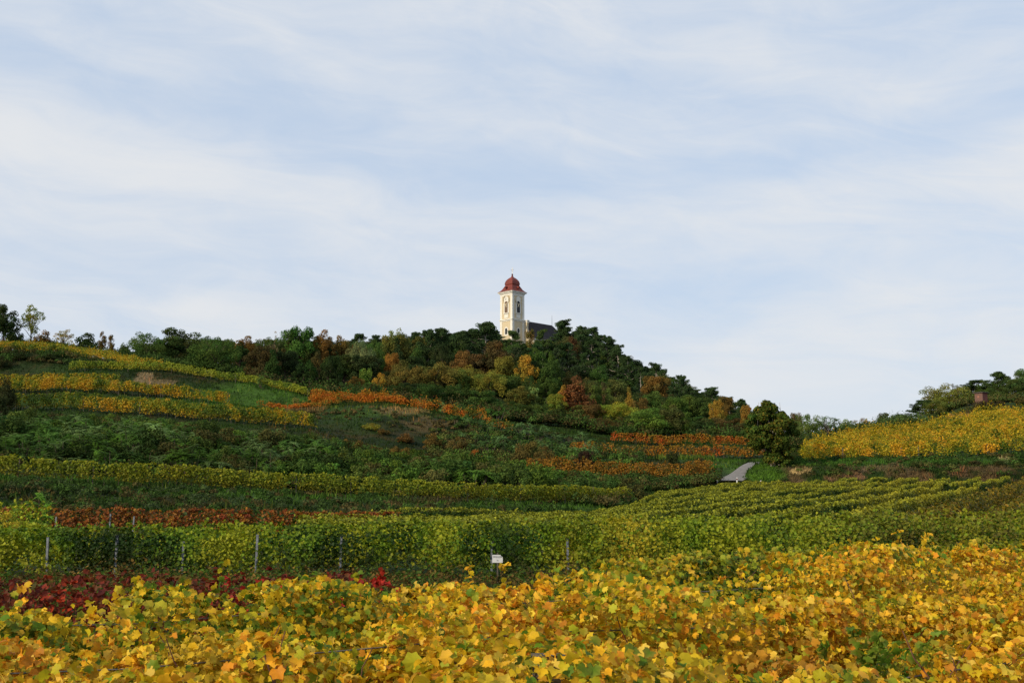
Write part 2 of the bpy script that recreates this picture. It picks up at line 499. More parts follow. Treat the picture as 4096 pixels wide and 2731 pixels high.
def ground_mat():
    m, t = new_mat('ground')
    n = t.nodes.new; l = t.links.new
    a = n('ShaderNodeAttribute'); a.attribute_name = 'Col'
    tcn = n('ShaderNodeTexCoord')
    no = n('ShaderNodeTexNoise'); no.inputs['Scale'].default_value = 1.3; no.inputs['Detail'].default_value = 9; no.inputs['Roughness'].default_value = .75
    l(tcn.outputs['Object'], no.inputs['Vector'])
    mr = n('ShaderNodeMapRange'); mr.inputs[1].default_value = .3; mr.inputs[2].default_value = .7; mr.inputs[3].default_value = .45; mr.inputs[4].default_value = 1.5
    l(no.outputs[0], mr.inputs[0])
    vm = n('ShaderNodeVectorMath'); vm.operation = 'SCALE'
    l(a.outputs['Color'], vm.inputs[0]); l(mr.outputs[0], vm.inputs['Scale'])
    p = n('ShaderNodeBsdfPrincipled'); p.inputs['Roughness'].default_value = .95; p.inputs['Specular IOR Level'].default_value = .1
    l(vm.outputs[0], p.inputs['Base Color'])
    b = n('ShaderNodeBump'); b.inputs['Strength'].default_value = .8; b.inputs['Distance'].default_value = .25
    l(no.outputs[0], b.inputs['Height']); l(b.outputs[0], p.inputs['Normal'])
    o = n('ShaderNodeOutputMaterial'); l(p.outputs[0], o.inputs[0])
    return m


GM = ground_mat()
ground = link('ground', mesh_np('ground', np.stack([gx, gy, gz], 1), Fq, gcol(gx, gy, gz), GM, smooth=True))
tag(ground, kind='structure')


# ------------------------------------------------------------------ grass on the banks and terraces (stuff)
def grass_object(name, label, n, seed, ylim, blade, wfun, colmul=(1, 1, 1), lean=.35, width=.16):
    rng = np.random.default_rng(seed)
    a = rng.uniform(-.56, .56, n); kk = rng.integers(ylim[0], ylim[1], n)
    g = (a + 1.3) / 2.6 * (len(AG) - 1); i = g.astype(int)
    t = rng.random(n)
    Y = LY[kk, i] * (1 - t) + LY[kk + 1, i] * t
    x = a * Y
    z = zt(x, Y)
    px, py = project(x, Y, z)
    keep = rng.random(n) < wfun(px, py, x, Y)
    x, Y, z = x[keep], Y[keep], z[keep]
    m = len(x)
    h = blade * rng.uniform(.4, 1.25, m) * np.clip(.55 + fbm(x / 2, Y / 2, 77) * .9, .4, 1.4)
    ang = rng.uniform(0, math.pi, m)
    tx, ty = np.cos(ang) * h * width * 2.2, np.sin(ang) * h * width * 2.2
    lx = rng.normal(0, lean, m) * h; ly = rng.normal(0, lean, m) * h
    V = np.zeros((m, 3, 3))
    V[:, 0] = np.stack([x - tx, Y - ty, z - .05], 1); V[:, 1] = np.stack([x + tx, Y + ty, z - .05], 1)
    V[:, 2] = np.stack([x + lx, Y + ly, z + h], 1)
    c = gcol(x, Y, z) * np.array(colmul) * rng.uniform(.7, 1.5, m)[:, None]
    C = np.repeat(c[:, None, :], 3, 1)
    o = link(name, mesh_np(name, V.reshape(-1, 3), np.arange(m * 3).reshape(-1, 3), C.reshape(-1, 3), GRASS))
    tag(o, label, 'grass', kind='stuff')


grass_object('grass', 'short green and brown grass covering the terrace banks', 230000, 5, (0, 10), .34,
             lambda px, py, x, y: np.where(y > 60, .9, .0) * (1 - np.clip(1.6 - ((px - 732) / 14) ** 2 - ((py - 475) / 7) ** 2, 0, 1)), (1.15, 1.2, 1.1))
grass_object('dry_grass', 'tall pale dry grass tufts along the bank edges and paths', 90000, 6, (1, 10), .8,
             lambda px, py, x, y: np.clip((fbm(x / 4, y / 4, 90) - .62) * 9, 0, 1) * .35 + 1.0 * ((abs(px - 685) < 30) & (abs(py - 456) < 4)) + .8 * ((abs(px - 965) < 18) & (py < 425) & (py > 400) & (y > 240)) + .5 * ((px > 260) & (px < 420) & (y > 190) & (y < 200)),
             (2.4, 1.7, 1.5), lean=.25, width=.05)


# ------------------------------------------------------------------ vine rows
YEL = (.70, .43, .022); AMB = (.55, .27, .03); ORG = (.50, .17, .02); LIM = (.36, .40, .03); GRN = (.12, .22, .02)
DGR = (.045, .10, .014); BRN = (.20, .09, .035); RED = (.36, .035, .018); DRD = (.14, .02, .014); TAN = (.52, .36, .16); OLV = (.17, .17, .022)


def vine_row(label, group, path, H, base, thick, leaf, per_m, colfn, seed, tmpl=QUAD, stems=0.0, posts=(), post_h=None, hvar=.14,
             shoots=.08, vine_gap=1.0, mat=None, name='vine_row', category='vine row', wires=False, canes=0, fullcol=False, post_mat=None, gapp=0.0, post_w=.075, Hs=None, ssig=.40, hollow=.36, hsc=1.6):
    rng = np.random.default_rng(seed)
    mat = mat or LEAF
    path = np.array(path, float)[:, :2]
    seg = np.hypot(*(path[1:] - path[:-1]).T); cum = np.concatenate([[0], np.cumsum(seg)]); Lt = cum[-1]

    def pos(s):
        s = np.clip(s, 0, Lt); return np.stack([np.interp(s, cum, path[:, 0]), np.interp(s, cum, path[:, 1])], 1)

    def tang(s):
        d = pos(np.minimum(s + .5, Lt)) - pos(np.maximum(s - .5, 0)); return d / (np.linalg.norm(d, axis=1, keepdims=True) + 1e-9)
    p0 = pos(np.array([0.]))[0]; z0 = z1(*p0)
    root = thing(name, label, category, (p0[0], p0[1], z0), group=group)
    org = np.array((p0[0], p0[1], z0))
    nv = max(2, int(Lt / vine_gap)); sv = (np.arange(nv) + .5) * Lt / nv + rng.normal(0, .08, nv)
    if Hs: hv = np.interp(sv / Lt, np.linspace(0, 1, len(Hs)), Hs) * (1 + rng.normal(0, hvar * .55, nv))
    else: hv = H * (1 + rng.normal(0, hvar * .55, nv))
    off = rng.normal(0, .32, nv) * thick; tk = rng.uniform(.7, 1.25, nv); bv = base * (1 + rng.normal(0, .15, nv)); dv = np.clip(rng.normal(1, .22, nv), .3, 1.5)
    if gapp: dv[rng.random(nv) < gapp] *= .2
    n = int(Lt * per_m); iv = rng.choice(nv, n, p=dv / dv.sum())
    s = sv[iv] + rng.normal(0, vine_gap * ssig, n); s = np.clip(s, -.2, Lt + .2)
    u = rng.random(n) ** .85
    prof = 0.55 + .55 * np.sin(np.clip(u, 0, 1) * math.pi * .95)
    lat = rng.normal(0, 1, n); lat = np.sign(lat) * np.abs(lat) ** .6 * thick * prof * tk[iv] + off[iv]
    hh = (hv[iv] - bv[iv]) * (1 - .10 * ((s - sv[iv]) / (vine_gap * .5)) ** 2)
    zr = bv[iv] + u * hh
    sh = rng.random(n) < shoots
    nsh = nv * (14 if fullcol else 5)
    ss = rng.uniform(0, Lt, nsh); sl = rng.normal(0, thick * .5, nsh); shh = np.minimum(rng.exponential(hvar * H * .9, nsh), hvar * H * 2.3); slean = rng.normal(0, .35, nsh)
    js = rng.integers(0, nsh, n); q = rng.random(n)
    hat = np.interp(ss[js], sv, hv)
    s = np.where(sh, ss[js] + slean[js] * q * shh[js] + rng.normal(0, leaf * .4, n), s)
    lat = np.where(sh, sl[js] + rng.normal(0, leaf * .4, n), lat)
    zr = np.where(sh, hat * .95 + q * shh[js], zr)
    T = tang(np.clip(s, 0, Lt)); Nn = np.stack([-T[:, 1], T[:, 0]], 1)
    xy = pos(s) + T * np.where(s < 0, s, np.where(s > Lt, s - Lt, 0))[:, None] + Nn * lat[:, None]
    zg = zt(xy[:, 0], xy[:, 1])
    P = np.stack([xy[:, 0], xy[:, 1], zg + zr], 1)
    nr = np.zeros((n, 3)); nr[:, :2] = Nn * (np.sign(lat - off[iv]) * np.minimum(np.abs(lat - off[iv]) / thick, 1) * 1.1)[:, None]
    nr[:, 2] = .45 + .5 * np.clip((zr - bv[iv]) / H, 0, 1)
    nr += rng.normal(0, .55, (n, 3))
    keep = (fbm(s * hsc, zr * hsc + lat * 1.3, seed + 7, 3) + rng.normal(0, .06, n) > hollow) | (rng.random(n) < .12)
    P, nr, s, zr, iv = P[keep], nr[keep], s[keep], zr[keep], iv[keep]; n = len(P)
    size = leaf * rng.uniform(.6, 1.25, n)
    if fullcol: size *= np.where(rng.random(n) < .03, 1.4, 1.0)
    c = colfn(P, zr / H, s, rng, iv)
    V, Fc = scatter(P - org, nr, size, tmpl[0], tmpl[1], rng)
    k = len(tmpl[0])
    C = np.repeat(c[:, None, :], k, 1)
    if fullcol:   # real leaves: rims turn browner than the middle
        rim = rng.random((n, 1, 1)) ** 2.2 * .5
        C[:, 1:] = C[:, 1:] * (1 - rim) + np.array((.36, .17, .05)) * rim
        C *= rng.uniform(.88, 1.12, (n, k, 1))
    link('foliage', mesh_np('vine_foliage', V, Fc, C.reshape(-1, 3), mat, smooth=fullcol), root)
    if stems:
        ns = int(Lt / stems); me = None
        r = random.Random(seed)
        variants = []
        for q in range(3):
            mb = MB(); mb.tube([(0, 0, -.1), (r.uniform(-.05, .05), r.uniform(-.03, .03), base * .5), (r.uniform(-.08, .08), 0, base * 1.25)], [.035, .03, .022], 5)
            variants.append(mb.mesh('vine_stem', BARK))
        for i in range(min(ns, 100)):
            sp = (i + .5) * Lt / ns + r.uniform(-.1, .1); xy_ = pos(np.array([sp]))[0]
            o = link('stem', variants[i % 3], root, (xy_[0] - org[0], xy_[1] - org[1], z1(*xy_) - org[2])); o.rotation_euler = (0, 0, r.uniform(0, 6))
    ph = post_h or H
    for sp, side, lean, *fixed in posts:
        ph = fixed[0] if fixed else (post_h or H) * random.Random(int(sp * 77) + seed).uniform(.88, 1.06)
        xy_ = pos(np.array([sp]))[0]; tt = tang(np.array([sp]))[0]; nn = np.array((-tt[1], tt[0])); xy_ = xy_ + nn * side
        mb = MB(); mb.box((0, 0, ph / 2 - .1), (post_w, post_w * .8, ph + .2)); mb.box((0, 0, ph + .015), (post_w + .01, post_w * .8 + .01, .03))
        o = link('post', mb.mesh('vine_post', post_mat or POSTM), root, (xy_[0] - org[0], xy_[1] - org[1], z1(*xy_) - org[2])); o.rotation_euler = (0, lean, r_ang(tt))
    if wires:
        for hz in wires:
            mb = MB(); pts = []
            for sp in np.linspace(0, Lt, 14):
                xy_ = pos(np.array([sp]))[0]; pts.append((xy_[0] - org[0], xy_[1] - org[1], z1(*xy_) + hz + .02 * math.sin(sp * 2) - org[2]))
            mb.tube(pts, .0035 if Lt < 40 else .008, 4); link('wire', mb.mesh('wire', WIREM), root)
    r = random.Random(seed + 5)
    for i in range(canes):
        sp = (i + r.random()) * Lt / canes; xy_ = pos(np.array([sp]))[0]; tt = tang(np.array([sp]))[0]; nn = np.array((-tt[1], tt[0]))
        sgn = 1 if np.dot(nn, -xy_) > 0 else -1
        mb = MB(); b0 = r.uniform(1.0, 1.35); ln = r.uniform(.35, .72); lx = r.uniform(-.55, .55); ly = r.uniform(-.15, .2); pts = []
        for j in range(7):
            q = j / 6
            pts.append((lx * ln * q + .045 * math.sin(6 * q + i), .04 * math.sin(7 * q + 2 * i) + ly * q, b0 + ln * q * (1 - .12 * q * abs(lx))))
        mb.tube(pts, [.0065 * (1 - .65 * j / 6) for j in range(7)], 5)
        if r.random() < .7:
            j = r.randint(2, 4); pj = pts[j]; mb.tube([pj, (pj[0] + r.uniform(-.12, .12), pj[1] + .03, pj[2] + .12), (pj[0] + r.uniform(-.25, .25), pj[1], pj[2] + .24)], [.004, .003, .002], 4)
        ck = r.uniform(.35, 1.0)
        o = link('cane', mb.mesh('cane', CANE), root, (xy_[0] + nn[0] * sgn * thick * ck - org[0], xy_[1] + nn[1] * sgn * thick * ck - org[1], z1(*xy_) - org[2]))
        o.rotation_euler = (0, 0, r_ang(tt))
    return root


def r_ang(t): return math.atan2(t[1], t[0])


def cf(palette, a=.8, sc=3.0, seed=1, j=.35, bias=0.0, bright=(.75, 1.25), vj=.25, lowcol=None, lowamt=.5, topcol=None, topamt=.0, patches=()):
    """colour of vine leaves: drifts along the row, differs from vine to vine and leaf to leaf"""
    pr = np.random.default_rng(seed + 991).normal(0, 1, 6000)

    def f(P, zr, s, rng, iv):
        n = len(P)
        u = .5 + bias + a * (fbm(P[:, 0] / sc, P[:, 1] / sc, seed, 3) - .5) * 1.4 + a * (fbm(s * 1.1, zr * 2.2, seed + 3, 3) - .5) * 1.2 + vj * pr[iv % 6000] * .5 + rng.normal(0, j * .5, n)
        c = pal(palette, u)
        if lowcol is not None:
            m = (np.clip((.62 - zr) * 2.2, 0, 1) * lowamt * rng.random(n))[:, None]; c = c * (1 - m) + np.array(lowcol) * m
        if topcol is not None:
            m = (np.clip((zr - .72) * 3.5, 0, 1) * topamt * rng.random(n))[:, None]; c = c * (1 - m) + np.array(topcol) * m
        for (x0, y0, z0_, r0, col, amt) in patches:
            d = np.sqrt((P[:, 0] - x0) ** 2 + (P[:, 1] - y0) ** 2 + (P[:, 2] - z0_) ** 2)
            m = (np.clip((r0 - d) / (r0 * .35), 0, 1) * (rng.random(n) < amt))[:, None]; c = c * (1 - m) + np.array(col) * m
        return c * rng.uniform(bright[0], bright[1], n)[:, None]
    return f


# --- foreground block: four slanting rows of yellow vines
DIR = np.array((math.cos(math.radians(30)), math.sin(math.radians(30))))


def fg_patch(px, py, Y, r, col, amt=.8): p = at(px, py, Y); return (p.x, p.y, p.z, r, col, amt)


FGP = [GRN, LIM, (.56, .45, .022), (.78, .49, .022), (.46, .42, .02), (.80, .53, .024), (.84, .50, .03), (.80, .40, .018), (.88, .63, .11), (.62, .50, .022), (.66, .27, .02)]
fgp = [fg_patch(868, 640, 4.4, .33, GRN), fg_patch(640, 625, 5.2, .4, LIM), fg_patch(700, 600, 6.2, .3, GRN, .6), fg_patch(850, 585, 7, .4, LIM),
       fg_patch(905, 620, 4.6, .25, (.2, .32, .04)), fg_patch(590, 652, 4.2, .2, (.4, .45, .06)), fg_patch(130, 590, 6, .4, (.45, .42, .04)),
       fg_patch(790, 655, 4, .28, AMB, .8), fg_patch(560, 640, 4.6, .35, AMB, .6), fg_patch(930, 575, 7.4, .5, (.6, .36, .04), .7),
       fg_patch(800, 610, 5.2, .35, (.6, .33, .05), .7), fg_patch(200, 620, 5, .4, (.62, .44, .04), .6), fg_patch(20, 600, 5.4, .4, YEL, .6)]
FGROW = [
    ('nearest yellow vine row, crossing the bottom edge of the photo with a weathered post', (0, 3.45), (-1.5, 7.5), 1.90, 9000, .036),
    ('second yellow vine row from the bottom edge, thick golden leaves', (0, 5.6), (-3.9, 9.5), 1.93, 6800, .040),
    ('third yellow vine row from the bottom edge, touching the red vines', (0, 7.7), (-5.0, 11.5), 1.96, 5000, .045)]
for i, (lab, o, (s0, s1), H, per, lf) in enumerate(FGROW):
    HOL = (.31, .32, .33)[i]
    HSS = ((1.90, 1.90), (1.91, 1.91, 1.94), (1.88, 1.88, 1.92, 1.97, 1.99, 2.0))[i]
    p0 = (o[0] + DIR[0] * s0, o[1] + DIR[1] * s0); p1 = (o[0] + DIR[0] * s1, o[1] + DIR[1] * s1)
    posts = [(-s0 - .1, -.22, .05, 1.95)] if i == 0 else [(-s0 + (0, 4.2, 2.0)[i], .05, .0), (-s0 + 4.6, .05, .02)]
    vine_row(lab, 'yellow vine rows in the foreground', [p0, p1], H, .75, .34, lf, per, cf(FGP, a=.55, sc=.9, seed=40 + i, j=.62, vj=.2, bright=(.72, 1.2), bias=(.02, -.03, -.09)[i], lowcol=BRN, lowamt=.35, patches=fgp),
             100 + i, tmpl=VLEAF, stems=1.1, posts=posts, post_h=(1.74, 1.7, 1.6)[i], hvar=.05, shoots=.045, wires=(1.1, 1.5, 1.75), canes=(34, 34, 20)[i], hollow=HOL, hsc=2.6, Hs=HSS, fullcol=True, post_mat=WOODPOST, category='vine row')
vine_row('olive and lime vine row between the yellow block and the tall green rows', 'yellow vine rows in the foreground',
         [(.7, 10.3), (10.8, 16.2)], 1.93, .4, .36, .062, 2400, cf([DGR, GRN, LIM, (.24, .26, .03), YEL, LIM], a=.6, sc=1.2, seed=51, j=.6, lowcol=BRN), 104, tmpl=VLEAF, stems=1.1, hvar=.03, shoots=.1, fullcol=True)

# --- low red vines in the gap on the left
for i, (y0, lab) in enumerate(((13.6, 'nearer low row of dark red young vines behind the yellow vines'), (16.2, 'farther low row of brownish red young vines before the green wall'))):
    vine_row(lab, 'low red vines', [(-9.5, y0), (-1.5 + i * -.6, y0 + .4)], (1.52, 1.40)[i], .15, .36, .07, 1200,
             cf([DRD, (.10, .022, .012), (.20, .03, .015), (.15, .06, .025), DRD, (.06, .09, .015), (.26, .04, .015)], a=.7, sc=1.3, seed=60 + i, j=.6, bright=(.6, 1.2), patches=[(-3.2, 13.7, 1.3, .6, (.42, .03, .02), .8), (-2.2, 13.8, 1.35, .6, (.42, .03, .02), .85), (-5.4, 13.6, 1.2, .4, (.45, .05, .02), .8), (-1.7, 14, 1.35, .4, (.42, .03, .02), .85)]), 110 + i,
             tmpl=BIFOLD, stems=1.2, hvar=.07)

# --- the tall green rows across the whole frame
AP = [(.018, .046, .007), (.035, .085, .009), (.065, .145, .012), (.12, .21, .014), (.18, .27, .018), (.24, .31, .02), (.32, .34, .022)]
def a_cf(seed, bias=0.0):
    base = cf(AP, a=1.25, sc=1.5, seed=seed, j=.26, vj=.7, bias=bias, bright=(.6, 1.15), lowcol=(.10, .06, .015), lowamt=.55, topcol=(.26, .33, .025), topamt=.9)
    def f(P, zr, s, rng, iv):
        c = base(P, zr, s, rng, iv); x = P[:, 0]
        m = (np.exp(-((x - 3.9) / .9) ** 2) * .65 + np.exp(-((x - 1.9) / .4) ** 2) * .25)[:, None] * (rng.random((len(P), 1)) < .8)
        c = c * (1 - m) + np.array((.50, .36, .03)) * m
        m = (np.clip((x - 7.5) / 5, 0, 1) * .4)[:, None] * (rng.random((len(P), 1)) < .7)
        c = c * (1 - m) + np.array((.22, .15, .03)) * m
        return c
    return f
def apx(px, Y): return (px - 512) / F * Y
A_posts = [59, 126, 191, 263, 345, 492, 567]
x0A = -19.5
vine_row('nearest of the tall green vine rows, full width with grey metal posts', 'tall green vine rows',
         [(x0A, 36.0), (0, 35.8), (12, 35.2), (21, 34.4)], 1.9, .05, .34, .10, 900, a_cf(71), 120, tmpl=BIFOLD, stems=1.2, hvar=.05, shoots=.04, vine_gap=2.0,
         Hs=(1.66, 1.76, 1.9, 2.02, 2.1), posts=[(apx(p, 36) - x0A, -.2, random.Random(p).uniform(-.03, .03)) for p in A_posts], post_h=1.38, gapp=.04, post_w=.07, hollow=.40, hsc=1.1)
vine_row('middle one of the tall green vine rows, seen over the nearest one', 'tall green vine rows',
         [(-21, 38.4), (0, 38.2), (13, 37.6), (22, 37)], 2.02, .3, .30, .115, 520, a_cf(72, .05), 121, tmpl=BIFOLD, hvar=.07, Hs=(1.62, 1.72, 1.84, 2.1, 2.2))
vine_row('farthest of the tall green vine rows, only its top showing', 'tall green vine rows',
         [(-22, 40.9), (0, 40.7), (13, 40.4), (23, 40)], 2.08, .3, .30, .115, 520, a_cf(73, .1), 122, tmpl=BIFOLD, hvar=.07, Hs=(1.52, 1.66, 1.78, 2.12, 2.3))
# --- red row behind them on the left
vine_row('rust red vine row behind the tall green rows, below the dark bank', None,
         [(-30.5, 62), (-6.0, 61.5)], 1.9, .1, .32, .15, 480,
         cf([(.12, .035, .015), (.26, .06, .018), (.34, .13, .02), (.26, .09, .02), BRN, (.40, .20, .025), (.24, .05, .018)], a=.7, sc=2.5, seed=80, j=.5, bright=(.55, 1.1)), 130, tmpl=BIFOLD, hvar=.05, Hs=(1.92, 1.86, 1.9, 1.95),
         posts=[(apx(p, 58) + 30.5 * .94, -.4, .03) for p in (69, 126, 151)], post_h=1.5)
vine_row('yellow-green vine clump row at the left edge before the red row', None, [(-27.5, 57.5), (-24, 57.6)], 1.9, .2, .35, .14, 450,
         cf([DGR, GRN, LIM, (.4, .3, .03)], seed=81, j=.4), 131, tmpl=BIFOLD, hvar=.1)

# --- long terrace row
pc = [line_at(2, px) for px in (-30, 60, 131, 200, 256, 310, 365, 410, 450, 512, 570, 612, 630)]
pc = [(x * (1 + 3.2 / y), y + 3.2) for x, y in pc]
Cp = [(.11, .15, .014), (.17, .22, .018), (.26, .28, .02), (.18, .20, .018), (.32, .29, .022)]
vine_row('long olive green vine row curving along the terrace above the dark bank', None, pc, 2.0, .55, .27, .19, 290,
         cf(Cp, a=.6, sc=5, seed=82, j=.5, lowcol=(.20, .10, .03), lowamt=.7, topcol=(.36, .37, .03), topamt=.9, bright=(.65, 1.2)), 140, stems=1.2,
         posts=[(s + random.Random(int(s)).uniform(-.5, .5), -.06, 0) for s in np.arange(4, 110, 5.6)], hvar=.05, post_h=1.85, post_mat=WOODPOST, post_w=.065, vine_gap=1.4)
# --- orange row above thicket
pd = [line_at(4, px) for px in (528, 560, 600, 640, 670, 690, 712)]
vine_row('orange-brown vine row on the bank edge left of the little road', None, pd, 2.6, .2, .5, .22, 330,
         cf([(.12, .10, .02), (.30, .15, .02), (.42, .20, .025), (.28, .12, .02), (.45, .24, .03)], a=.6, sc=4, seed=83, j=.5, bright=(.6, 1.1)), 141, hvar=.09)

# --- upper-left terraces
YA = [(.06, .11, .014), (.12, .18, .018), (.22, .25, .02), (.44, .33, .024), (.54, .32, .022), (.50, .27, .02)]


def terrace(k, pxs, off, label, pal_, seed, H=2.3, per=230, leaf=.24, stems=1.3, base=.5, hvar=.08, posts=True, group=None, bias=0, lowcol=None, thick=.3, **kw):
    pts = [line_at(k, px) for px in pxs]; pts = [(x * (1 + off / y), y + off) for x, y in pts]
    Lx = sum(math.hypot(pts[i + 1][0] - pts[i][0], pts[i + 1][1] - pts[i][1]) for i in range(len(pts) - 1))
    rp = random.Random(seed); ps = [(s + rp.uniform(-1.5, 1.5), -.12, rp.uniform(-.03, .03)) for s in np.arange(3, Lx - 1, 8.0)] + [(Lx - .1, 0, .02)] if posts else ()
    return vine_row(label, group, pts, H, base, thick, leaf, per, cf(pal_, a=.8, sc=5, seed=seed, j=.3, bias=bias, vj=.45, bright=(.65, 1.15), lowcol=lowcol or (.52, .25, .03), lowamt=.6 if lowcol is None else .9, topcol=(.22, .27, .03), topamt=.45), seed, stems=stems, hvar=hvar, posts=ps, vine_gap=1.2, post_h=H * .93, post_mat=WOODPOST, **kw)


terrace(5, range(4, 321, 26), 1.5, 'yellow-green vine row directly above the leafy thicket, long and descending', YA, 200, bias=-.26, H=2.5)
terrace(5, range(60, 312, 26), 4.5, 'olive vine row just behind the long descending one above the thicket', YA, 201, bias=-.3, stems=0, posts=False)
terrace(6, list(range(3, 228, 22)) + [228], 1.0, 'golden vine row with bare grey stems beneath it, over the grass strip', YA, 202, bias=.0, H=2.5, lowcol=(.6, .28, .03), base=.7)
terrace(6, range(-4, 120, 24), 4.5, 'yellow vine row behind the golden one, left of the bare earth', YA, 203, bias=.05, stems=0)
terrace(7, list(range(-4, 120, 20)) + [118], 1.0, 'bright yellow vine row ending at the bare earth bank', YA, 204, bias=.1, H=2.2)
terrace(8, list(range(70, 300, 24)) + [300, 308], .8, 'lime green vine row along the crest of the smooth grassy bank', [(.08, .14, .02), (.20, .28, .03), (.36, .38, .04), (.22, .28, .03)], 205, H=2.0, hvar=.1)
for i in range(6):
    terrace(9, range(-6, (170, 165, 158, 150, 140, 120)[i], 24), 1.5 + 3.6 * i,
            f'{("lowest", "second", "third", "fourth", "fifth", "topmost")[i]} of the yellow rows on the hilltop field under the skyline trees', YA, 206 + i, bias=(.0, .05, -.05, .08, 0, -.1)[i], stems=0, H=2.0, hvar=.14, per=140, posts=False, group='hilltop vine rows')
OR_ = [(.10, .12, .02), (.28, .15, .02), (.46, .17, .02), (.56, .19, .02), (.52, .11, .018), (.42, .22, .025)]
terrace(7, [309, 330, 360, 385, 400, 420, 440, 463, 485], 1.5, 'bright orange vine row along the crest of the brown knoll', OR_, 214, stems=0, H=2.1, hvar=.26, posts=False, gapp=.25, hollow=.42, hsc=.7)
terrace(8, [312, 340, 370, 390], 1.0, 'paler orange vine row behind the brown knoll, under the dark wood', OR_, 215, stems=0, H=2.0, hvar=.16, posts=False)
terrace(6, [258, 275, 300, 330], .8, 'sparse orange vines at the foot of the smooth grassy bank', OR_, 216, stems=0, H=1.3, hvar=.2, posts=False, per=110)
terrace(6, [484, 498, 512], 4, 'last few orange vines among the pale green shrubs', OR_, 217, stems=0, H=1.8, hvar=.2, posts=False, per=130)
ORB = [(.10, .10, .02), (.30, .14, .02), (.42, .19, .02), (.30, .12, .02), (.48, .10, .02)]
terrace(6, [572, 600, 630, 660, 690, 720, 750, 766], 1.0, 'lower of two orange rows at the foot of the wood, by the little road', ORB, 218, H=2.1, per=120, leaf=.26, posts=True)
terrace(7, [612, 640, 670, 700, 730, 756, 766], 1.5, 'upper of two orange rows at the foot of the wood, one vine scarlet', ORB, 219, H=2.1, per=120, leaf=.26, bias=.15, posts=False)

# --- green field on the right, rows running away from the camera
rd = np.array((30.6, 56.3)); rd /= np.linalg.norm(rd); SL = rd[0] / rd[1]
ORDN = ['first', 'second', 'third', 'fourth', 'fifth', 'sixth', 'seventh', 'eighth', 'ninth', 'tenth', 'eleventh', 'twelfth', 'thirteenth', 'fourteenth', 'fifteenth', 'sixteenth', 'seventeenth', 'eighteenth', 'nineteenth', 'twentieth', 'twenty-first', 'twenty-second', 'twenty-third', 'twenty-fourth', 'twenty-fifth']
OP = [(.016, .040, .007), (.03, .065, .009), (.055, .10, .011), (.03, .06, .009), (.08, .11, .012)]  # bodies kept dark in leaf colour, imitating shade between the rows
nrow = 0
cs = np.arange(-53.3, -12.0, 3.7)
for i, c in enumerate(cs):
    ys = np.arange(44, 136, 1.5); xs = SL * ys + c
    ok = [(x, y) for x, y in zip(xs, ys) if y < np.interp(x / y, AG, LY[1]) - 1.2 and x / y < .60 and x / y > -.2]
    if len(ok) < 3: continue
    last = i == len(cs) - 1
    f0 = cf(OP, a=.6, sc=6, seed=300 + i, j=.45, bright=(.6, 1.15), lowcol=(.01, .02, .006), lowamt=.8)  # lower leaves tinted darker still, painted shade in the gaps
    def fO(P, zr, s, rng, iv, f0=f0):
        cc = f0(P, zr, s, rng, iv); mt = (np.clip((zr - .80) * 9, 0, 1) * .8)[:, None]; cc = cc * (1 - mt) + np.array((.30, .31, .03)) * mt * rng.uniform(.7, 1.15, (len(P), 1)); px, py = project(P[:, 0], P[:, 1], P[:, 2])  # yellower top leaves, pushed brighter to paint sunlit row tops
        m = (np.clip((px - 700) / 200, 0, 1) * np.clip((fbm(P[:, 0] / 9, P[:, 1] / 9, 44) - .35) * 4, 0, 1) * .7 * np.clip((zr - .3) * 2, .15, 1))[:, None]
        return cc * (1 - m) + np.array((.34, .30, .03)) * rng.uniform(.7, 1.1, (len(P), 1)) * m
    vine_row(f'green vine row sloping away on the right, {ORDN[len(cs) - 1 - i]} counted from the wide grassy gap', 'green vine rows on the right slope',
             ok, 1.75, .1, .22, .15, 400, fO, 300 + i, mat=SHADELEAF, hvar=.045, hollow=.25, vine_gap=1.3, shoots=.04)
OP2 = [(.05, .07, .014), (.11, .12, .018), (.24, .20, .024), (.34, .20, .026), (.12, .12, .018)]
for i, c in enumerate(np.arange(-8.6, 16, 3.4)):
    ys = np.arange(44, 136, 1.5); xs = SL * ys + c
    ok = [(x, y) for x, y in zip(xs, ys) if y < np.interp(x / y, AG, LY[1]) - 1.2 and x / y < .60]
    if len(ok) < 3: continue
    vine_row(f'olive and rust vine row at the right edge, {ORDN[i]} counted from the wide grassy gap', 'olive vine rows at the right edge',
             ok, 1.85, .15, .34, .17, 330, cf(OP2, a=.6, sc=5, seed=340 + i, j=.5, bright=(.6, 1.1)), 340 + i, hvar=.1, vine_gap=1.1)

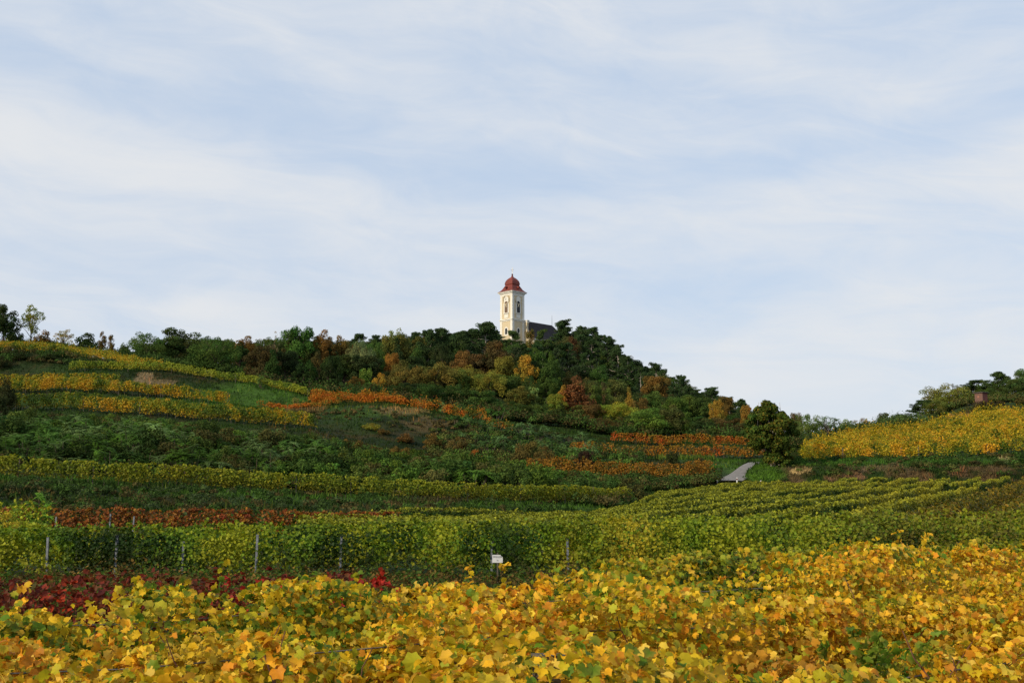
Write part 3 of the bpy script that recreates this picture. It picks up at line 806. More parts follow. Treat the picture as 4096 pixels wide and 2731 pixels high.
# --- yellow field on the upper right slope
MP = [(.05, .10, .012), (.13, .18, .016), (.30, .29, .02), (.60, .40, .025), (.20, .24, .02), (.52, .38, .025), (.64, .34, .025)]
kM = 0
for k0, k1, nsub in ((4, 5, 4), (5, 6, 4), (6, 7, 3), (7, 8, 3), (8, 9, 3), (9, 10, 1)):
    for j in range(nsub):
        t = (j + (.12 if k0 == 4 and j == 0 else 0)) / nsub
        lo = (801, 805, 812, 820, 830, 850)[k0 - 4] if k0 < 9 else 858
        pts = []
        for px in np.arange(lo, 1062, 16):
            (xa, ya), (xb, yb) = line_at(k0, px), line_at(k1, px)
            y = ya + .9 + (yb - ya) * t; x = (xa / ya * (1 - t) + xb / yb * t) * y
            pts.append((x, y))
        first = kM == 0
        vine_row(f'yellow vine row on the upper right slope, {ORDN[kM]} above the earth bank', 'yellow vine rows on the upper right slope', pts, 1.9 + .1 * (kM % 3), .2, .55, .24 + .03 * (kM / 15), 170,
                 cf(MP, a=.6, sc=7, seed=400 + kM, j=.2, vj=.85, bright=(.65, 1.2), topcol=(.62, .44, .03), topamt=.35), 400 + kM, hvar=.34, vine_gap=2.1, shoots=.16, ssig=.27, hollow=.42, hsc=.9,
                 posts=[(s, -.35, .02) for s in (6, 14.5, 17, 27, 43, 55)] if first else (), post_h=1.7, post_mat=WOODPOST, post_w=.12, stems=1.5 if first else 0)
        kM += 1

# ------------------------------------------------------------------ trees
def crown_arrays(rng, C, R, n, leaf, up=.5, flat=.8, hue=.0, jit=.5, shell=.55):
    """leaves spread over blobs C with radii R"""
    C = np.array(C); R = np.array(R)
    w = R ** 2; w = w / w.sum()
    i = rng.choice(len(C), n, p=w)
    d = rng.normal(size=(n, 3)); d[:, 2] = d[:, 2] * .9 + up * .4
    d /= np.linalg.norm(d, axis=1, keepdims=True)
    rr = R[i] * (shell + (1.05 - shell) * rng.random(n) ** .6)
    P = C[i] + d * rr[:, None] * np.array((1, 1, flat))
    nr = d * 1.0 + rng.normal(0, jit, (n, 3)); nr[:, 2] += up * .5
    blob = rng.uniform(.80, 1.2, len(C)); tint = rng.normal(0, 1, len(C))
    val = blob[i] * rng.uniform(.7, 1.3, n)
    col = np.stack([val * (1 + hue * tint[i]), val, val * (1 - .3 * hue * tint[i])], 1)
    return P, nr, leaf * rng.uniform(.6, 1.3, n), col


def build_tree(kind, seed, n=3800, leaf=.036):
    """returns crown mesh and trunk mesh; height 1"""
    rng = np.random.default_rng(seed); r = random.Random(seed)
    C = []; R = []; mb = MB()
    frames = None
    if kind in ('round', 'wide', 'upright', 'sparse', 'cone', 'bush', 'bare'):
        rx, cz, rz, base, nc, br = {'round': (.38, .53, .44, .10, 60, .105), 'wide': (.54, .50, .44, .08, 80, .115), 'upright': (.24, .52, .45, .08, 40, .085),
                                    'sparse': (.34, .62, .36, .28, 40, .075), 'cone': (.38, .48, .48, .06, 60, .09), 'bush': (.55, .42, .50, .02, 44, .15), 'bare': (.34, .60, .38, .28, 26, .04)}[kind]
        lob = rng.uniform(.75, 1.2, 12)
        for _ in range(nc):
            th = r.uniform(0, 2 * math.pi); cph = r.uniform(-.75, 1); q = r.random() ** .45
            sp = math.sqrt(1 - cph * cph)
            lo = lob[int(th / (2 * math.pi) * 12) % 12]
            x = rx * sp * math.cos(th) * q * lo; y = rx * sp * math.sin(th) * q * lo; z = cz + rz * cph * q * r.uniform(.85, 1.08)
            if kind == 'cone': k = 1.25 * (1 - max(0, z - .2) / .95); x *= k; y *= k
            z = min(z, .95)
            C.append((x, y, max(z, base * .6 + .02))); R.append(br * r.uniform(.65, 1.35))
        top = .8 if kind != 'bush' else .5
        mb.tube([(0, 0, -.04), (r.uniform(-.01, .01), 0, base), (r.uniform(-.03, .03), r.uniform(-.03, .03), .5), (r.uniform(-.04, .04), 0, top)], [.026, .020, .012, .003], 6)
        for i in range(0, len(C), 2 if kind != 'bare' else 1):
            c = C[i]; st = max(.10, c[2] * .55)
            mid = (c[0] * .5, c[1] * .5, (st + c[2]) * .5 + .02)
            mb.tube([(0, 0, st), mid, c], [.009, .006, .002], 4, cap=False)
            if kind in ('bare', 'sparse'):
                for _ in range(3):
                    mb.tube([c, (c[0] + r.uniform(-.06, .06), c[1] + r.uniform(-.06, .06), c[2] + r.uniform(.02, .09))], [.003, .0008], 3, cap=False)
        if kind == 'sparse': n = int(n * .42); leaf *= .85
        if kind == 'bare': n = int(n * .10); leaf *= .7
        P, nr, sz, col = crown_arrays(rng, C, R, n, leaf, hue=.12)
        P[:, 2] = np.maximum(P[:, 2], .0)
        V, Fc = scatter(P, nr, sz, QUAD[0], QUAD[1], rng); k = 4
    elif kind == 'pine':
        bend = [(0, 0, -.04)]; bx = r.uniform(-.05, .05)
        for j in range(1, 7): bend.append((bx * math.sin(j / 6 * 2.5), r.uniform(-.006, .006), j / 6 * .95))
        mb.tube(bend, [.024, .021, .018, .015, .011, .007, .003], 6)
        for _ in range(40):
            z = r.uniform(.30, .96); th = r.uniform(0, 2 * math.pi); ln = (.10 + .32 * (1 - max(0, z - .45) / .55) ** .8) * r.uniform(.5, 1.15)
            e = (bx + ln * math.cos(th), ln * math.sin(th), z + ln * .22)
            mb.tube([(bx * .8, 0, z), ((bx + e[0]) / 2, e[1] / 2, z + ln * .05), e], [.007, .005, .002], 4, cap=False)
            for q, rr in ((1, .062), (.74, .076), (.48, .080)):
                C.append((bx + (e[0] - bx) * q + r.uniform(-.03, .03), e[1] * q + r.uniform(-.03, .03), z + ln * .22 * q + .01)); R.append(rr * r.uniform(.8, 1.25))
        C.append((bx * .9, 0, .96)); R.append(.06)
        P, nr, sz, col = crown_arrays(rng, C, R, int(n * .95), leaf * .85, up=.9, flat=.62, jit=.9, hue=.05, shell=.15)
        V, Fc = scatter(P, nr, sz, TRI[0], TRI[1], rng); k = 3
    elif kind in ('frond', 'frondtree'):
        tips = []
        nb = 11 if kind == 'frond' else 18
        for b in range(nb):
            th = r.uniform(0, 2 * math.pi); q = r.random() ** .6
            if kind == 'frond':
                e = (.42 * q * math.cos(th), .42 * q * math.sin(th), r.uniform(.35, .86) * (1.05 - .3 * q)); mb.tube([(e[0] * .3, e[1] * .3, -.04), (e[0] * .7, e[1] * .7, e[2] * .5), e], [.014, .010, .005], 5)
            else:
                e = (.34 * q * math.cos(th), .34 * q * math.sin(th), r.uniform(.5, .93) * (1.03 - .25 * q)); mb.tube([(0, 0, .2 + .2 * r.random()), (e[0] * .6, e[1] * .6, e[2] * .75), e], [.010, .008, .004], 5)
            tips.append(e)
        if kind == 'frondtree': mb.tube([(0, 0, -.04), (.01, 0, .4), (0, 0, .75)], [.022, .016, .006], 6)
        Pl = []; Xl = []; Yl = []; Zl = []; Sl = []; Cl = []
        fl = .27 if kind == 'frond' else .17; npair = 8 if kind == 'frond' else 6
        for e in tips:
            val = r.uniform(.75, 1.25)
            for q in range(13 if kind == 'frond' else 14):
                th = r.uniform(0, 2 * math.pi); el_ = r.uniform(-.25, 1.0); ln = fl * r.uniform(.6, 1.1)
                hx, hy = math.cos(th), math.sin(th); vv = val * r.uniform(.75, 1.25)
                side = np.array((-hy, hx, 0.))
                for j in range(1, npair + 1):
                    t = j / npair; rad = ln * t * math.cos(el_ * .6); z = e[2] + ln * (math.sin(el_) * t - .55 * t * t)
                    c0 = np.array((e[0] + hx * rad, e[1] + hy * rad, z)); fw = np.array((hx, hy, math.sin(el_) * .6 - .9 * t)); fw /= np.linalg.norm(fw)
                    w = ln * .26 * math.sin(math.pi * (.2 + .75 * t)) + .008
                    for sg in (-1, 1):
                        xa = side * sg * .9 + fw * .35 + np.array((0, 0, -.25)); xa /= np.linalg.norm(xa)
                        za = np.cross(xa, fw) * sg; za /= np.linalg.norm(za) + 1e-9
                        Pl.append(c0 + xa * w * .5); Xl.append(xa); Zl.append(za); Yl.append(np.cross(za, xa)); Sl.append(w); Cl.append((vv, vv, vv))
        tm = [(-.5, -.10, 0), (.1, -.22, 0), (.55, 0, -.05), (.1, .22, 0)]
        V, Fc = scatter(np.array(Pl), None, np.array(Sl), tm, [(0, 1, 2, 3)], rng, (np.array(Xl), np.array(Yl), np.array(Zl)))
        col = np.array(Cl) * rng.uniform(.8, 1.2, (len(Cl), 1)); k = 4
    col = np.clip(col, .25, 1.9)
    me = mesh_np(kind + '_crown_mesh', V, Fc, np.repeat(col[:, None, :], k, 1).reshape(-1, 3), NEEDLE if kind == 'pine' else TREELEAF)
    return me, mb.mesh(kind + '_trunk', PALEBARK if kind in ('pine',) else BARK)


LIB = {}
for kd, cnt, n_, lf_ in (('round', 4, 9000, .029), ('wide', 4, 11000, .025), ('upright', 2, 2600, .036), ('sparse', 3, 4200, .034), ('cone', 2, 3800, .036),
                         ('bush', 4, 3000, .058), ('bare', 1, 3000, .03), ('pine', 5, 12000, .030), ('frond', 4, 0, 0), ('frondtree', 2, 0, 0)):
    LIB[kd] = [build_tree(kd, 900 + 13 * i + len(kd), n_, lf_) for i in range(cnt)]

ALLT = []
BRT = 1.6
rT = random.Random(4)


def plant(kind, px, top, Y, col, label, cat='tree', name=None, w=None, group=None, landmark=None, variant=None, base_py=None, zoff=0.0, rz=None):
    """tree whose top shows at px, top; its foot stands on the ground at depth Y"""
    p = at(px, top, Y); x = p.x; zg = z1(x, Y) - .1 + zoff
    h = max(.8, p.z - zg)
    var = LIB[kind]; cm, tm = var[variant % len(var)] if variant is not None else rT.choice(var)
    sx = 1.0
    if w:   # wanted width in photo pixels
        nat = {'round': .80, 'wide': 1.12, 'upright': .55, 'sparse': .78, 'cone': .72, 'bush': 1.25, 'bare': .75, 'pine': .78, 'frond': 1.15, 'frondtree': .85}[kind]
        sx = (w / F * Y) / (nat * h); sx = min(max(sx, .55), 1.9)
    name = name or {'pine': 'pine_tree', 'bush': 'bush', 'frond': 'leafy_shrub', 'frondtree': 'feathery_tree', 'bare': 'bare_tree'}.get(kind, 'broadleaf_tree')
    o = thing(name, label, cat, (x, Y, zg), rz if rz is not None else rT.uniform(0, 6.28), group, (h * sx, h * sx, h))
    c = link('crown', cm, o); lum = .3 * col[0] + .6 * col[1] + .1 * col[2]; c.color = ((col[0] * .80 + lum * .14) * BRT, (col[1] * .84 + lum * .14) * BRT, (col[2] * .85 + lum * .04) * BRT, 1)
    link('trunk', tm, o)
    ALLT.append([o, px, top, kind, col, landmark])
    return o


DKG = (.020, .036, .012); PNG = (.022, .042, .018); MIDG = (.038, .068, .016); LTG = (.07, .12, .022); OLI = (.075, .072, .018); BRO = (.095, .052, .016)
RUS = (.20, .055, .02); GOL = (.26, .14, .02); YGN = (.12, .13, .02); ORB_ = (.17, .075, .018); GRY = (.10, .12, .06); FRG = (.05, .12, .03); FRL = (.13, .22, .08)

TL = [  # kind, px, top, Y, width, colour, label
 ('round', 6, 304, 252, 30, DKG, 'dark ivy-clad tree at the left edge of the skyline'),
 ('sparse', -8, 300, 254, 30, OLI, 'thin twiggy tree cut by the left edge of the frame'),
 ('sparse', 33, 305, 254, 28, YGN, 'tall sparse yellow tree near the left edge of the skyline'),
 ('bush', 44, 330, 252, 20, BRO, 'brown-green shrub at the foot of the tall sparse yellow tree'),
 ('bush', 16, 326, 252, 20, DKG, 'dark shrub between ivy-clad tree and tall sparse yellow tree'),
 ('sparse', 64, 329, 252, 20, (.22, .16, .06), 'small nearly bare yellow tree alone on the skyline'),
 ('bush', 87, 331, 254, 26, DKG, 'dark spiky shrub on the skyline right of the small bare tree'),
 ('upright', 103, 329, 252, 9, BRO, 'taller of two thin upright brownish saplings on the skyline'),
 ('upright', 112, 334, 252, 8, BRO, 'shorter of two thin upright brownish saplings on the skyline'),
 ('bush', 124, 343, 252, 14, MIDG, 'low green shrub right of the two thin saplings'),
 ('wide', 147, 331, 256, 44, (.05, .09, .022), 'feathery mid green tree above the hilltop vines'),
 ('round', 178, 327, 262, 42, (.032, .05, .014), 'tall dark green oak beside the feathery mid green tree'),
 ('wide', 216, 335, 250, 46, (.04, .078, .018), 'broad round green tree above the smooth grassy bank'),
 ('round', 246, 336, 262, 26, BRO, 'brownish tree right of the broad round green one'),
 ('bare', 258, 338, 262, 22, OLI, 'light twiggy tree in the gap right of the brownish one'),
 ('bare', 274, 330, 268, 18, (.2, .15, .08), 'bare twig tree sticking above the skyline'),
 ('round', 300, 322, 270, 34, (.035, .085, .018), 'tallest bright green tree on the left part of the wood'),
 ('round', 324, 330, 272, 26, (.12, .06, .018), 'rusty brown tree right of the tallest bright green one'),
 ('round', 341, 335, 275, 20, (.11, .07, .02), 'ochre tree where the skyline dips'),
 ('wide', 362, 338, 268, 34, GRY, 'pale grey-green willow-like tree in front of pines'),
 ('pine', 358, 334, 300, 16, PNG, 'left of two small pines behind the pale grey-green tree'),
 ('pine', 376, 334, 300, 14, PNG, 'right of two small pines behind the pale grey-green tree'),
 ('round', 397, 329, 280, 36, (.075, .075, .02), 'broad olive tree with a feathery top near the pines'),
 ('sparse', 392, 327, 284, 12, YGN, 'thin pale shoot tree rising behind the broad olive tree'),
 ('round', 391, 350, 262, 18, ORB_, 'small orange tree below the broad olive tree'),
 ('pine', 416, 331, 300, 16, PNG, 'dark pine left of the pines with white trunks'),
 ('pine', 430, 330, 290, 20, PNG, 'pine with a bare pale trunk, left of the pair'),
 ('pine', 441, 327, 292, 24, PNG, 'pine with a bare pale trunk, right of the pair'),
 ('pine', 460, 332, 300, 20, PNG, 'rounded dark pine between the trunk pair and the tall pine'),
 ('pine', 484, 323, 300, 30, PNG, 'tall broad dark pine left of the church tower'),
 ('pine', 472, 331, 310, 16, PNG, 'smaller pine leaning against the tall broad one'),
 ('bush', 367, 365, 250, 16, LTG, 'small bright green tree in the dark lower wood'),
 ('bush', 380, 371, 248, 12, GOL, 'small yellow-topped bush beside the bright green one'),
 ('round', 357, 376, 245, 20, (.17, .09, .02), 'dull orange tree at the foot of the dark lower wood'),
 ('round', 462, 349, 272, 26, (.11, .055, .02), 'rust coloured tree under the rounded pines'),
 ('wide', 405, 361, 250, 46, (.105, .08, .022), 'olive brown broad tree, leftmost of the wide brown mass'),
 ('wide', 436, 360, 252, 48, (.10, .078, .02), 'olive brown broad tree in the middle of the wide brown mass'),
 ('wide', 466, 364, 256, 44, (.12, .11, .022), 'yellowish olive broad tree right in the wide brown mass'),
 ('wide', 488, 368, 252, 38, (.13, .12, .022), 'bright olive tree ending the wide brown mass'),
 ('round', 502, 353, 275, 26, (.11, .10, .02), 'yellow-green tree below the church tower'),
 ('round', 488, 350, 290, 20, DKG, 'dark tree tucked under the tall broad pine'),
 ('pine', 512, 331, 335, 22, (.03, .055, .018), 'pine hiding the foot of the church tower'),
 ('upright', 531, 328, 335, 12, (.10, .07, .02), 'brownish slim tree in front of the dark church roof'),
 ('pine', 543, 330, 330, 16, (.035, .06, .018), 'green pine in front of the dark church roof'),
 ('pine', 564, 321, 372, 22, PNG, 'tall pine rising right of the church roof'),
 ('pine', 580, 325, 365, 16, PNG, 'second tall pine right of the church roof'),
 ('pine', 594, 328, 360, 18, PNG, 'third tall pine right of the church roof, bushy top'),
 ('pine', 607, 337, 350, 18, PNG, 'fourth tall pine right of the church roof, stepping down'),
 ('pine', 617, 346, 345, 16, PNG, 'fifth pine down the right shoulder of the hill'),
 ('pine', 627, 357, 340, 16, PNG, 'sixth pine down the right shoulder of the hill'),
 ('upright', 571, 336, 340, 14, (.08, .035, .02), 'dark reddish slim tree below the tall pines'),
 ('round', 527, 354, 272, 26, GOL, 'bright golden tree alone among dark green below the church'),
 ('cone', 576, 376, 244, 38, (.12, .04, .02), 'rusty red pointed tree, largest red one on the hill'),
 ('cone', 563, 383, 244, 16, (.24, .11, .02), 'orange tree against the left side of the rusty red one'),
 ('round', 520, 386, 246, 30, OLI, 'olive tree below and left of the rusty red one'),
 ('upright', 533, 384, 246, 14, (.10, .15, .05), 'pale green slim tree left of the rusty red one'),
 ('round', 556, 393, 240, 24, YGN, 'yellow-green tree below the orange and rusty red ones'),
 ('round', 598, 384, 250, 24, (.05, .075, .018), 'green tree right of the rusty red one'),
 ('round', 590, 402, 236, 26, (.075, .045, .018), 'brown tree at the foot of the rusty red one'),
 ('cone', 629, 387, 262, 14, (.17, .10, .02), 'small amber cone-shaped tree on the right half of the hill'),
 ('round', 642, 397, 256, 18, (.10, .06, .02), 'brown-orange tree right of the amber cone-shaped one'),
 ('sparse', 612, 391, 252, 16, (.16, .17, .04), 'light yellow-green tree left of the amber cone-shaped one'),
 ('wide', 614, 400, 238, 42, (.17, .17, .02), 'yellow-green leaning tree behind the big green one'),
 ('wide', 648, 408, 228, 62, (.07, .125, .022), 'big bright green tree at the foot of the hill'),
 ('round', 681, 414, 228, 22, (.06, .10, .02), 'green tree right of the big bright green one'),
 ('round', 655, 371, 300, 28, (.11, .06, .018), 'brown-orange tree on the right shoulder of the hill'),
 ('pine', 657, 364, 318, 20, PNG, 'pine with windswept top above the right shoulder'),
 ('pine', 641, 367, 325, 10, PNG, 'small pine left of the windswept one'),
 ('pine', 681, 374, 310, 16, PNG, 'small pine midway down the right skyline'),
 ('pine', 712, 386, 300, 18, PNG, 'pine above the amber crown on the right slope'),
 ('round', 725, 392, 295, 18, (.09, .055, .018), 'brown tree low on the right skyline'),
 ('pine', 742, 398, 290, 14, PNG, 'last pine before the skyline reaches the dark tree by the road'),
 ('round', 702, 394, 272, 32, (.035, .06, .016), 'dark green round tree under the right skyline'),
 ('round', 717, 399, 262, 16, (.22, .12, .02), 'amber crown standing out on the dark right slope'),
 ('round', 746, 404, 262, 14, (.18, .09, .02), 'orange tree just left of the dark tree by the road'),
 ('wide', 716, 416, 240, 42, (.065, .045, .02), 'brownish broad tree above the orange rows'),
 ('wide', 752, 418, 236, 26, DKG, 'dark tree behind the trunk of the tree by the road'),
 # right background
 ('wide', 806, 412, 262, 34, (.075, .11, .03), 'grey-green round tree right behind the tree by the road'),
 ('frondtree', 826, 408, 258, 26, (.055, .10, .028), 'feathery green tree with palm-like top behind the yellow slope'),
 ('round', 797, 410, 270, 10, (.08, .05, .03), 'dark brown thin tree touching the tree by the road'),
 ('bush', 846, 419, 262, 22, (.07, .12, .02), 'yellow-green bush left of the orange-brown round tree'),
 ('sparse', 862, 416, 275, 22, (.17, .09, .03), 'orange-brown round tree on the low skyline'),
 ('round', 884, 412, 280, 18, (.045, .055, .02), 'dark grey-green tree, left one of the low skyline pair'),
 ('round', 902, 412, 282, 24, (.04, .075, .024), 'green round tree, right one of the low skyline pair'),
 ('bush', 890, 420, 276, 26, DKG, 'dark bush under the low skyline pair'),
 ('pine', 922, 400, 282, 22, PNG, 'dark pine leaning at the left end of the right-hand wood'),
 ('bush', 926, 410, 280, 16, (.10, .07, .02), 'brownish bush beside the leaning dark pine'),
 ('wide', 945, 381, 284, 46, (.12, .12, .025), 'big yellow-green tree of the right-hand wood'),
 ('sparse', 956, 383, 288, 14, (.06, .055, .025), 'dark bare-topped tree behind the big yellow-green one'),
 ('bush', 946, 411, 274, 26, (.045, .11, .02), 'bright green shrub under the big yellow-green tree'),
 ('round', 962, 393, 292, 22, DKG, 'dark green tree between the yellow-green tree and the brick hut'),
 ('pine', 974, 380, 296, 22, PNG, 'pine left of and behind the brick hut'),
 ('round', 986, 380, 294, 22, (.05, .085, .02), 'green tree directly behind the brick hut'),
 ('pine', 1000, 372, 292, 24, (.03, .055, .018), 'tall dark pine right of the brick hut'),
 ('round', 1014, 376, 288, 24, (.035, .06, .02), 'dark spreading tree near the right edge'),
 ('round', 1024, 366, 296, 26, (.06, .095, .03), 'tall light green tree at the right edge of the frame'),
 ('wide', 1036, 380, 284, 30, DKG, 'dark tree cut by the right edge of the frame'),
 ('bush', 984, 399, 262, 22, (.045, .03, .02), 'dark brown bush in front of the brick hut'),
 ('bush', 1000, 400, 267, 18, (.05, .04, .02), 'dark bush right of the brick hut among the vines'),
 ('wide', 972, 386, 300, 30, (.035, .06, .016), 'dark green spreading tree left of the brick hut, behind it'),
 ('wide', 1008, 382, 288, 34, (.04, .06, .018), 'dense dark tree between the brick hut and the right edge'),
 ('wide', 990, 388, 286, 30, (.045, .07, .018), 'low green tree touching the brick hut roof from behind'),
 ('wide', 936, 398, 278, 30, (.075, .085, .02), 'olive low tree left of the big yellow-green one'),
 ('bush', 1020, 398, 268, 20, (.07, .06, .02), 'low olive scrub at the right edge above the vines'),
]
LANDM = []
for t in TL:
    kd, px, top, Y, w, col, lab = t
    if kd == 'pine' and not 505 < px < 550: w *= 1.4
    plant(kd, px, top, Y, col, lab, 'bush' if kd == 'bush' else 'tree', w=w)

# wood fill: dark trees behind and between
SKX = [-40, 0, 60, 130, 200, 250, 290, 340, 380, 420, 450, 480, 497, 500, 520, 556, 563, 580, 600, 612, 625, 640, 661, 697, 740, 800]
SKY_ = [312, 322, 340, 343, 333, 340, 332, 339, 337, 334, 331, 330, 333, 341, 342, 338, 328, 328, 335, 341, 354, 363, 371, 387, 400, 425]
mids = [t for t in TL if 'ight' in t[6] or 'golden' in t[6] or 'red' in t[6] or 'amber' in t[6] or 'olive' in t[6] or 'pine' in t[6]]
FILLC = [(DKG, 'dark green'), ((.03, .048, .014), 'dull green'), (MIDG, 'mid green'), (MIDG, 'mid green'), ((.055, .055, .018), 'olive'), ((.065, .045, .018), 'brown'), ((.028, .05, .014), 'deep green'), ((.05, .055, .018), 'drab olive')]
LMK = [(300, 350, 'the tallest bright green tree'), (216, 355, 'the broad round green tree'), (362, 350, 'the pale grey-green tree'), (397, 345, 'the broad olive tree'), (435, 345, 'the pines with white trunks'),
       (484, 340, 'the tall broad pine'), (527, 370, 'the golden tree'), (576, 395, 'the rusty red tree'), (648, 422, 'the big bright green tree'), (629, 397, 'the amber cone tree'), (594, 345, 'the tall bushy-topped pine'),
       (655, 380, 'the brown-orange shoulder tree'), (717, 408, 'the amber crown'), (367, 373, 'the small bright green tree'), (436, 385, 'the wide brown mass'), (745, 430, 'the tree by the road'), (514, 335, 'the church tower')]
used = {}


def fill_label(colname, kindname, px, py):
    lx, ly, nm = min(LMK, key=lambda q: (q[0] - px) ** 2 + ((q[1] - py) * 1.3) ** 2)
    dx = px - lx; dy = py - ly
    rel = ('right of ' if dx > 0 else 'left of ') if abs(dx) > abs(dy) else ('below ' if dy > 0 else 'above ')
    near = 'just ' if math.hypot(dx, dy) < 14 else ('a little ' if math.hypot(dx, dy) < 28 else 'well ')
    s = f'{colname} {kindname} {near}{rel}{nm}'
    k = used.get(s, 0); used[s] = k + 1
    if k: s = f'{("another", "third", "fourth", "fifth", "sixth", "seventh", "eighth")[min(k - 1, 6)]} ' + s
    return s


for Y, x0, x1, step in ((392, 470, 640, 10), (380, 540, 660, 11), (370, 400, 680, 12), (352, 350, 730, 12), (332, 200, 740, 13), (312, 120, 760, 17), (292, 150, 765, 18), (274, 170, 770, 20), (256, 235, 770, 22), (240, 250, 770, 20), (230, 262, 770, 22)):
    px = x0 + rT.uniform(0, step)
    while px < x1:
        x = (px - 512) / F * Y; zg = z1(x, Y)
        h = rT.uniform(8.5, 12.5) if Y > 262 else rT.uniform(6.5, 9.5)
        _, tp = project(x, Y, zg + h)
        sk = np.interp(px, SKX, SKY_)
        tp = max(tp, sk + rT.uniform(0, 3.5))
        _, bp = project(x, Y, zg)
        for nk, npx, ntop, nY, nw, nc, nl in TL:
            if nY > Y and abs(npx - px) < nw / 2 + 9 and ntop > 345: tp = max(tp, ntop + min(20, (bp - ntop) * .5))
        if bp - tp > 9 and not (Y > 390 and 500 < px < 560):
            col, cn = rT.choice(FILLC)
            if Y < 262 and px < 420 and px > 250: col, cn = rT.choice(((DKG, 'dark green'), ((.016, .026, .010), 'very dark green'), ((.045, .036, .014), 'dark brown')))
            kd = 'pine' if (Y > 300 and rT.random() < .75 and px > 400) else rT.choice(('round', 'round', 'wide', 'wide', 'cone'))
            if kd == 'pine': col, cn = PNG, 'dark green'
            c = tuple(v * rT.uniform(.85, 1.2) for v in col)
            plant(kd, px, tp, Y + rT.uniform(-4, 4), c, w=rT.uniform(24, 38) if kd in ('round', 'wide') else rT.uniform(17, 24), label=fill_label(cn, 'pine' if kd == 'pine' else 'tree', px, tp + 4), group='trees of the wood on the church hill')
        px += step * rT.uniform(.85, 1.35)

# the tree by the road
def road_tree():
    Y = 152; kx = at(771, 404, Y); zg = z1(kx.x, Y); h = kx.z - zg
    rng = np.random.default_rng(77); r = random.Random(77)
    o = thing('broadleaf_tree', 'solitary dark green tree with pale forked trunk beside the little road', 'tree', (kx.x, Y, zg - .1), 0, None)
    C = []; R = []
    prof = [(0.17, .16, .05), (.3, .26, .0), (.42, .34, .0), (.55, .39, .0), (.68, .37, -.02), (.8, .29, -.03), (.9, .17, -.02), (.96, .08, -.02)]
    for zf, rf, xo in prof:
        nn = int(8 + 44 * rf)
        for _ in range(nn):
            th = r.uniform(0, 6.283); q = r.random() ** .5
            C.append((xo * h + math.cos(th) * rf * 1.12 * q * h * r.uniform(.9, 1.05), math.sin(th) * rf * q * h * .9, (zf + r.uniform(-.06, .06)) * h)); R.append(h * .075 * r.uniform(.6, 1.35))
    # drooping right side down to the ground
    for _ in range(16):
        C.append((h * r.uniform(.12, .32), h * r.uniform(-.2, .2), h * r.uniform(.03, .35))); R.append(h * .05 * r.uniform(.7, 1.2))
    P, nr, sz, col = crown_arrays(rng, C, R, 30000, .27, hue=.1, shell=.3)
    V, Fc = scatter(P, nr, sz, QUAD[0], QUAD[1], rng)
    tint = rng.random(len(P)); base = np.where(tint[:, None] < .86, np.array((.062, .092, .018)), np.array((.14, .115, .02)))
    colr = col * base
    link('crown', mesh_np('tree_crown', V, Fc, np.repeat(colr[:, None, :], 4, 1).reshape(-1, 3), TREELEAF), o)
    mb = MB()
    for bx, tx in ((-.35, -1.4), (0, .1), (.25, 1.0)):
        mb.tube([(bx * .6, 0, -.2), (bx * 1.0, .05, 1.3), (tx, .1, 3.2), (tx * 1.4, 0, 6.0), (tx * 1.2, 0, 9.0)], [.15, .12, .10, .06, .02], 7)
    for i in range(0, len(C), 9):
        c = C[i]; mb.tube([(c[0] * .2, 0, max(1.5, c[2] * .6)), (c[0] * .6, c[1] * .5, c[2] * .85), c], [.05, .035, .01], 4, cap=False)
    link('trunk', mb.mesh('tree_trunk', PALEBARK), o)


road_tree()

# ------------------------------------------------------------------ shrubs on the banks
SH = 'thicket on the big bank above the long olive green row'
# tops of the thicket along px (photo), with the ground rising behind the long row
TPX = [-20, 0, 30, 80, 109, 160, 220, 256, 310, 340, 365, 400, 474, 534, 600, 650, 700]
TPY = [415, 413, 407, 408, 409, 415, 421, 426, 431, 436, 441, 447, 452, 461, 473, 476, 480]
rS = random.Random(9)
names_s = {'frond': ('leafy_shrub', 'ailanthus shrub'), 'bush': ('bush', 'rounded bush')}
zones = [(0, 'at its left end'), (130, 'below the yellow terraces'), (260, 'below the knoll'), (400, 'in its middle'), (530, 'under the orange-brown row')]


def zone(px): return [z for x, z in zones if px >= x or x == 0][-1]


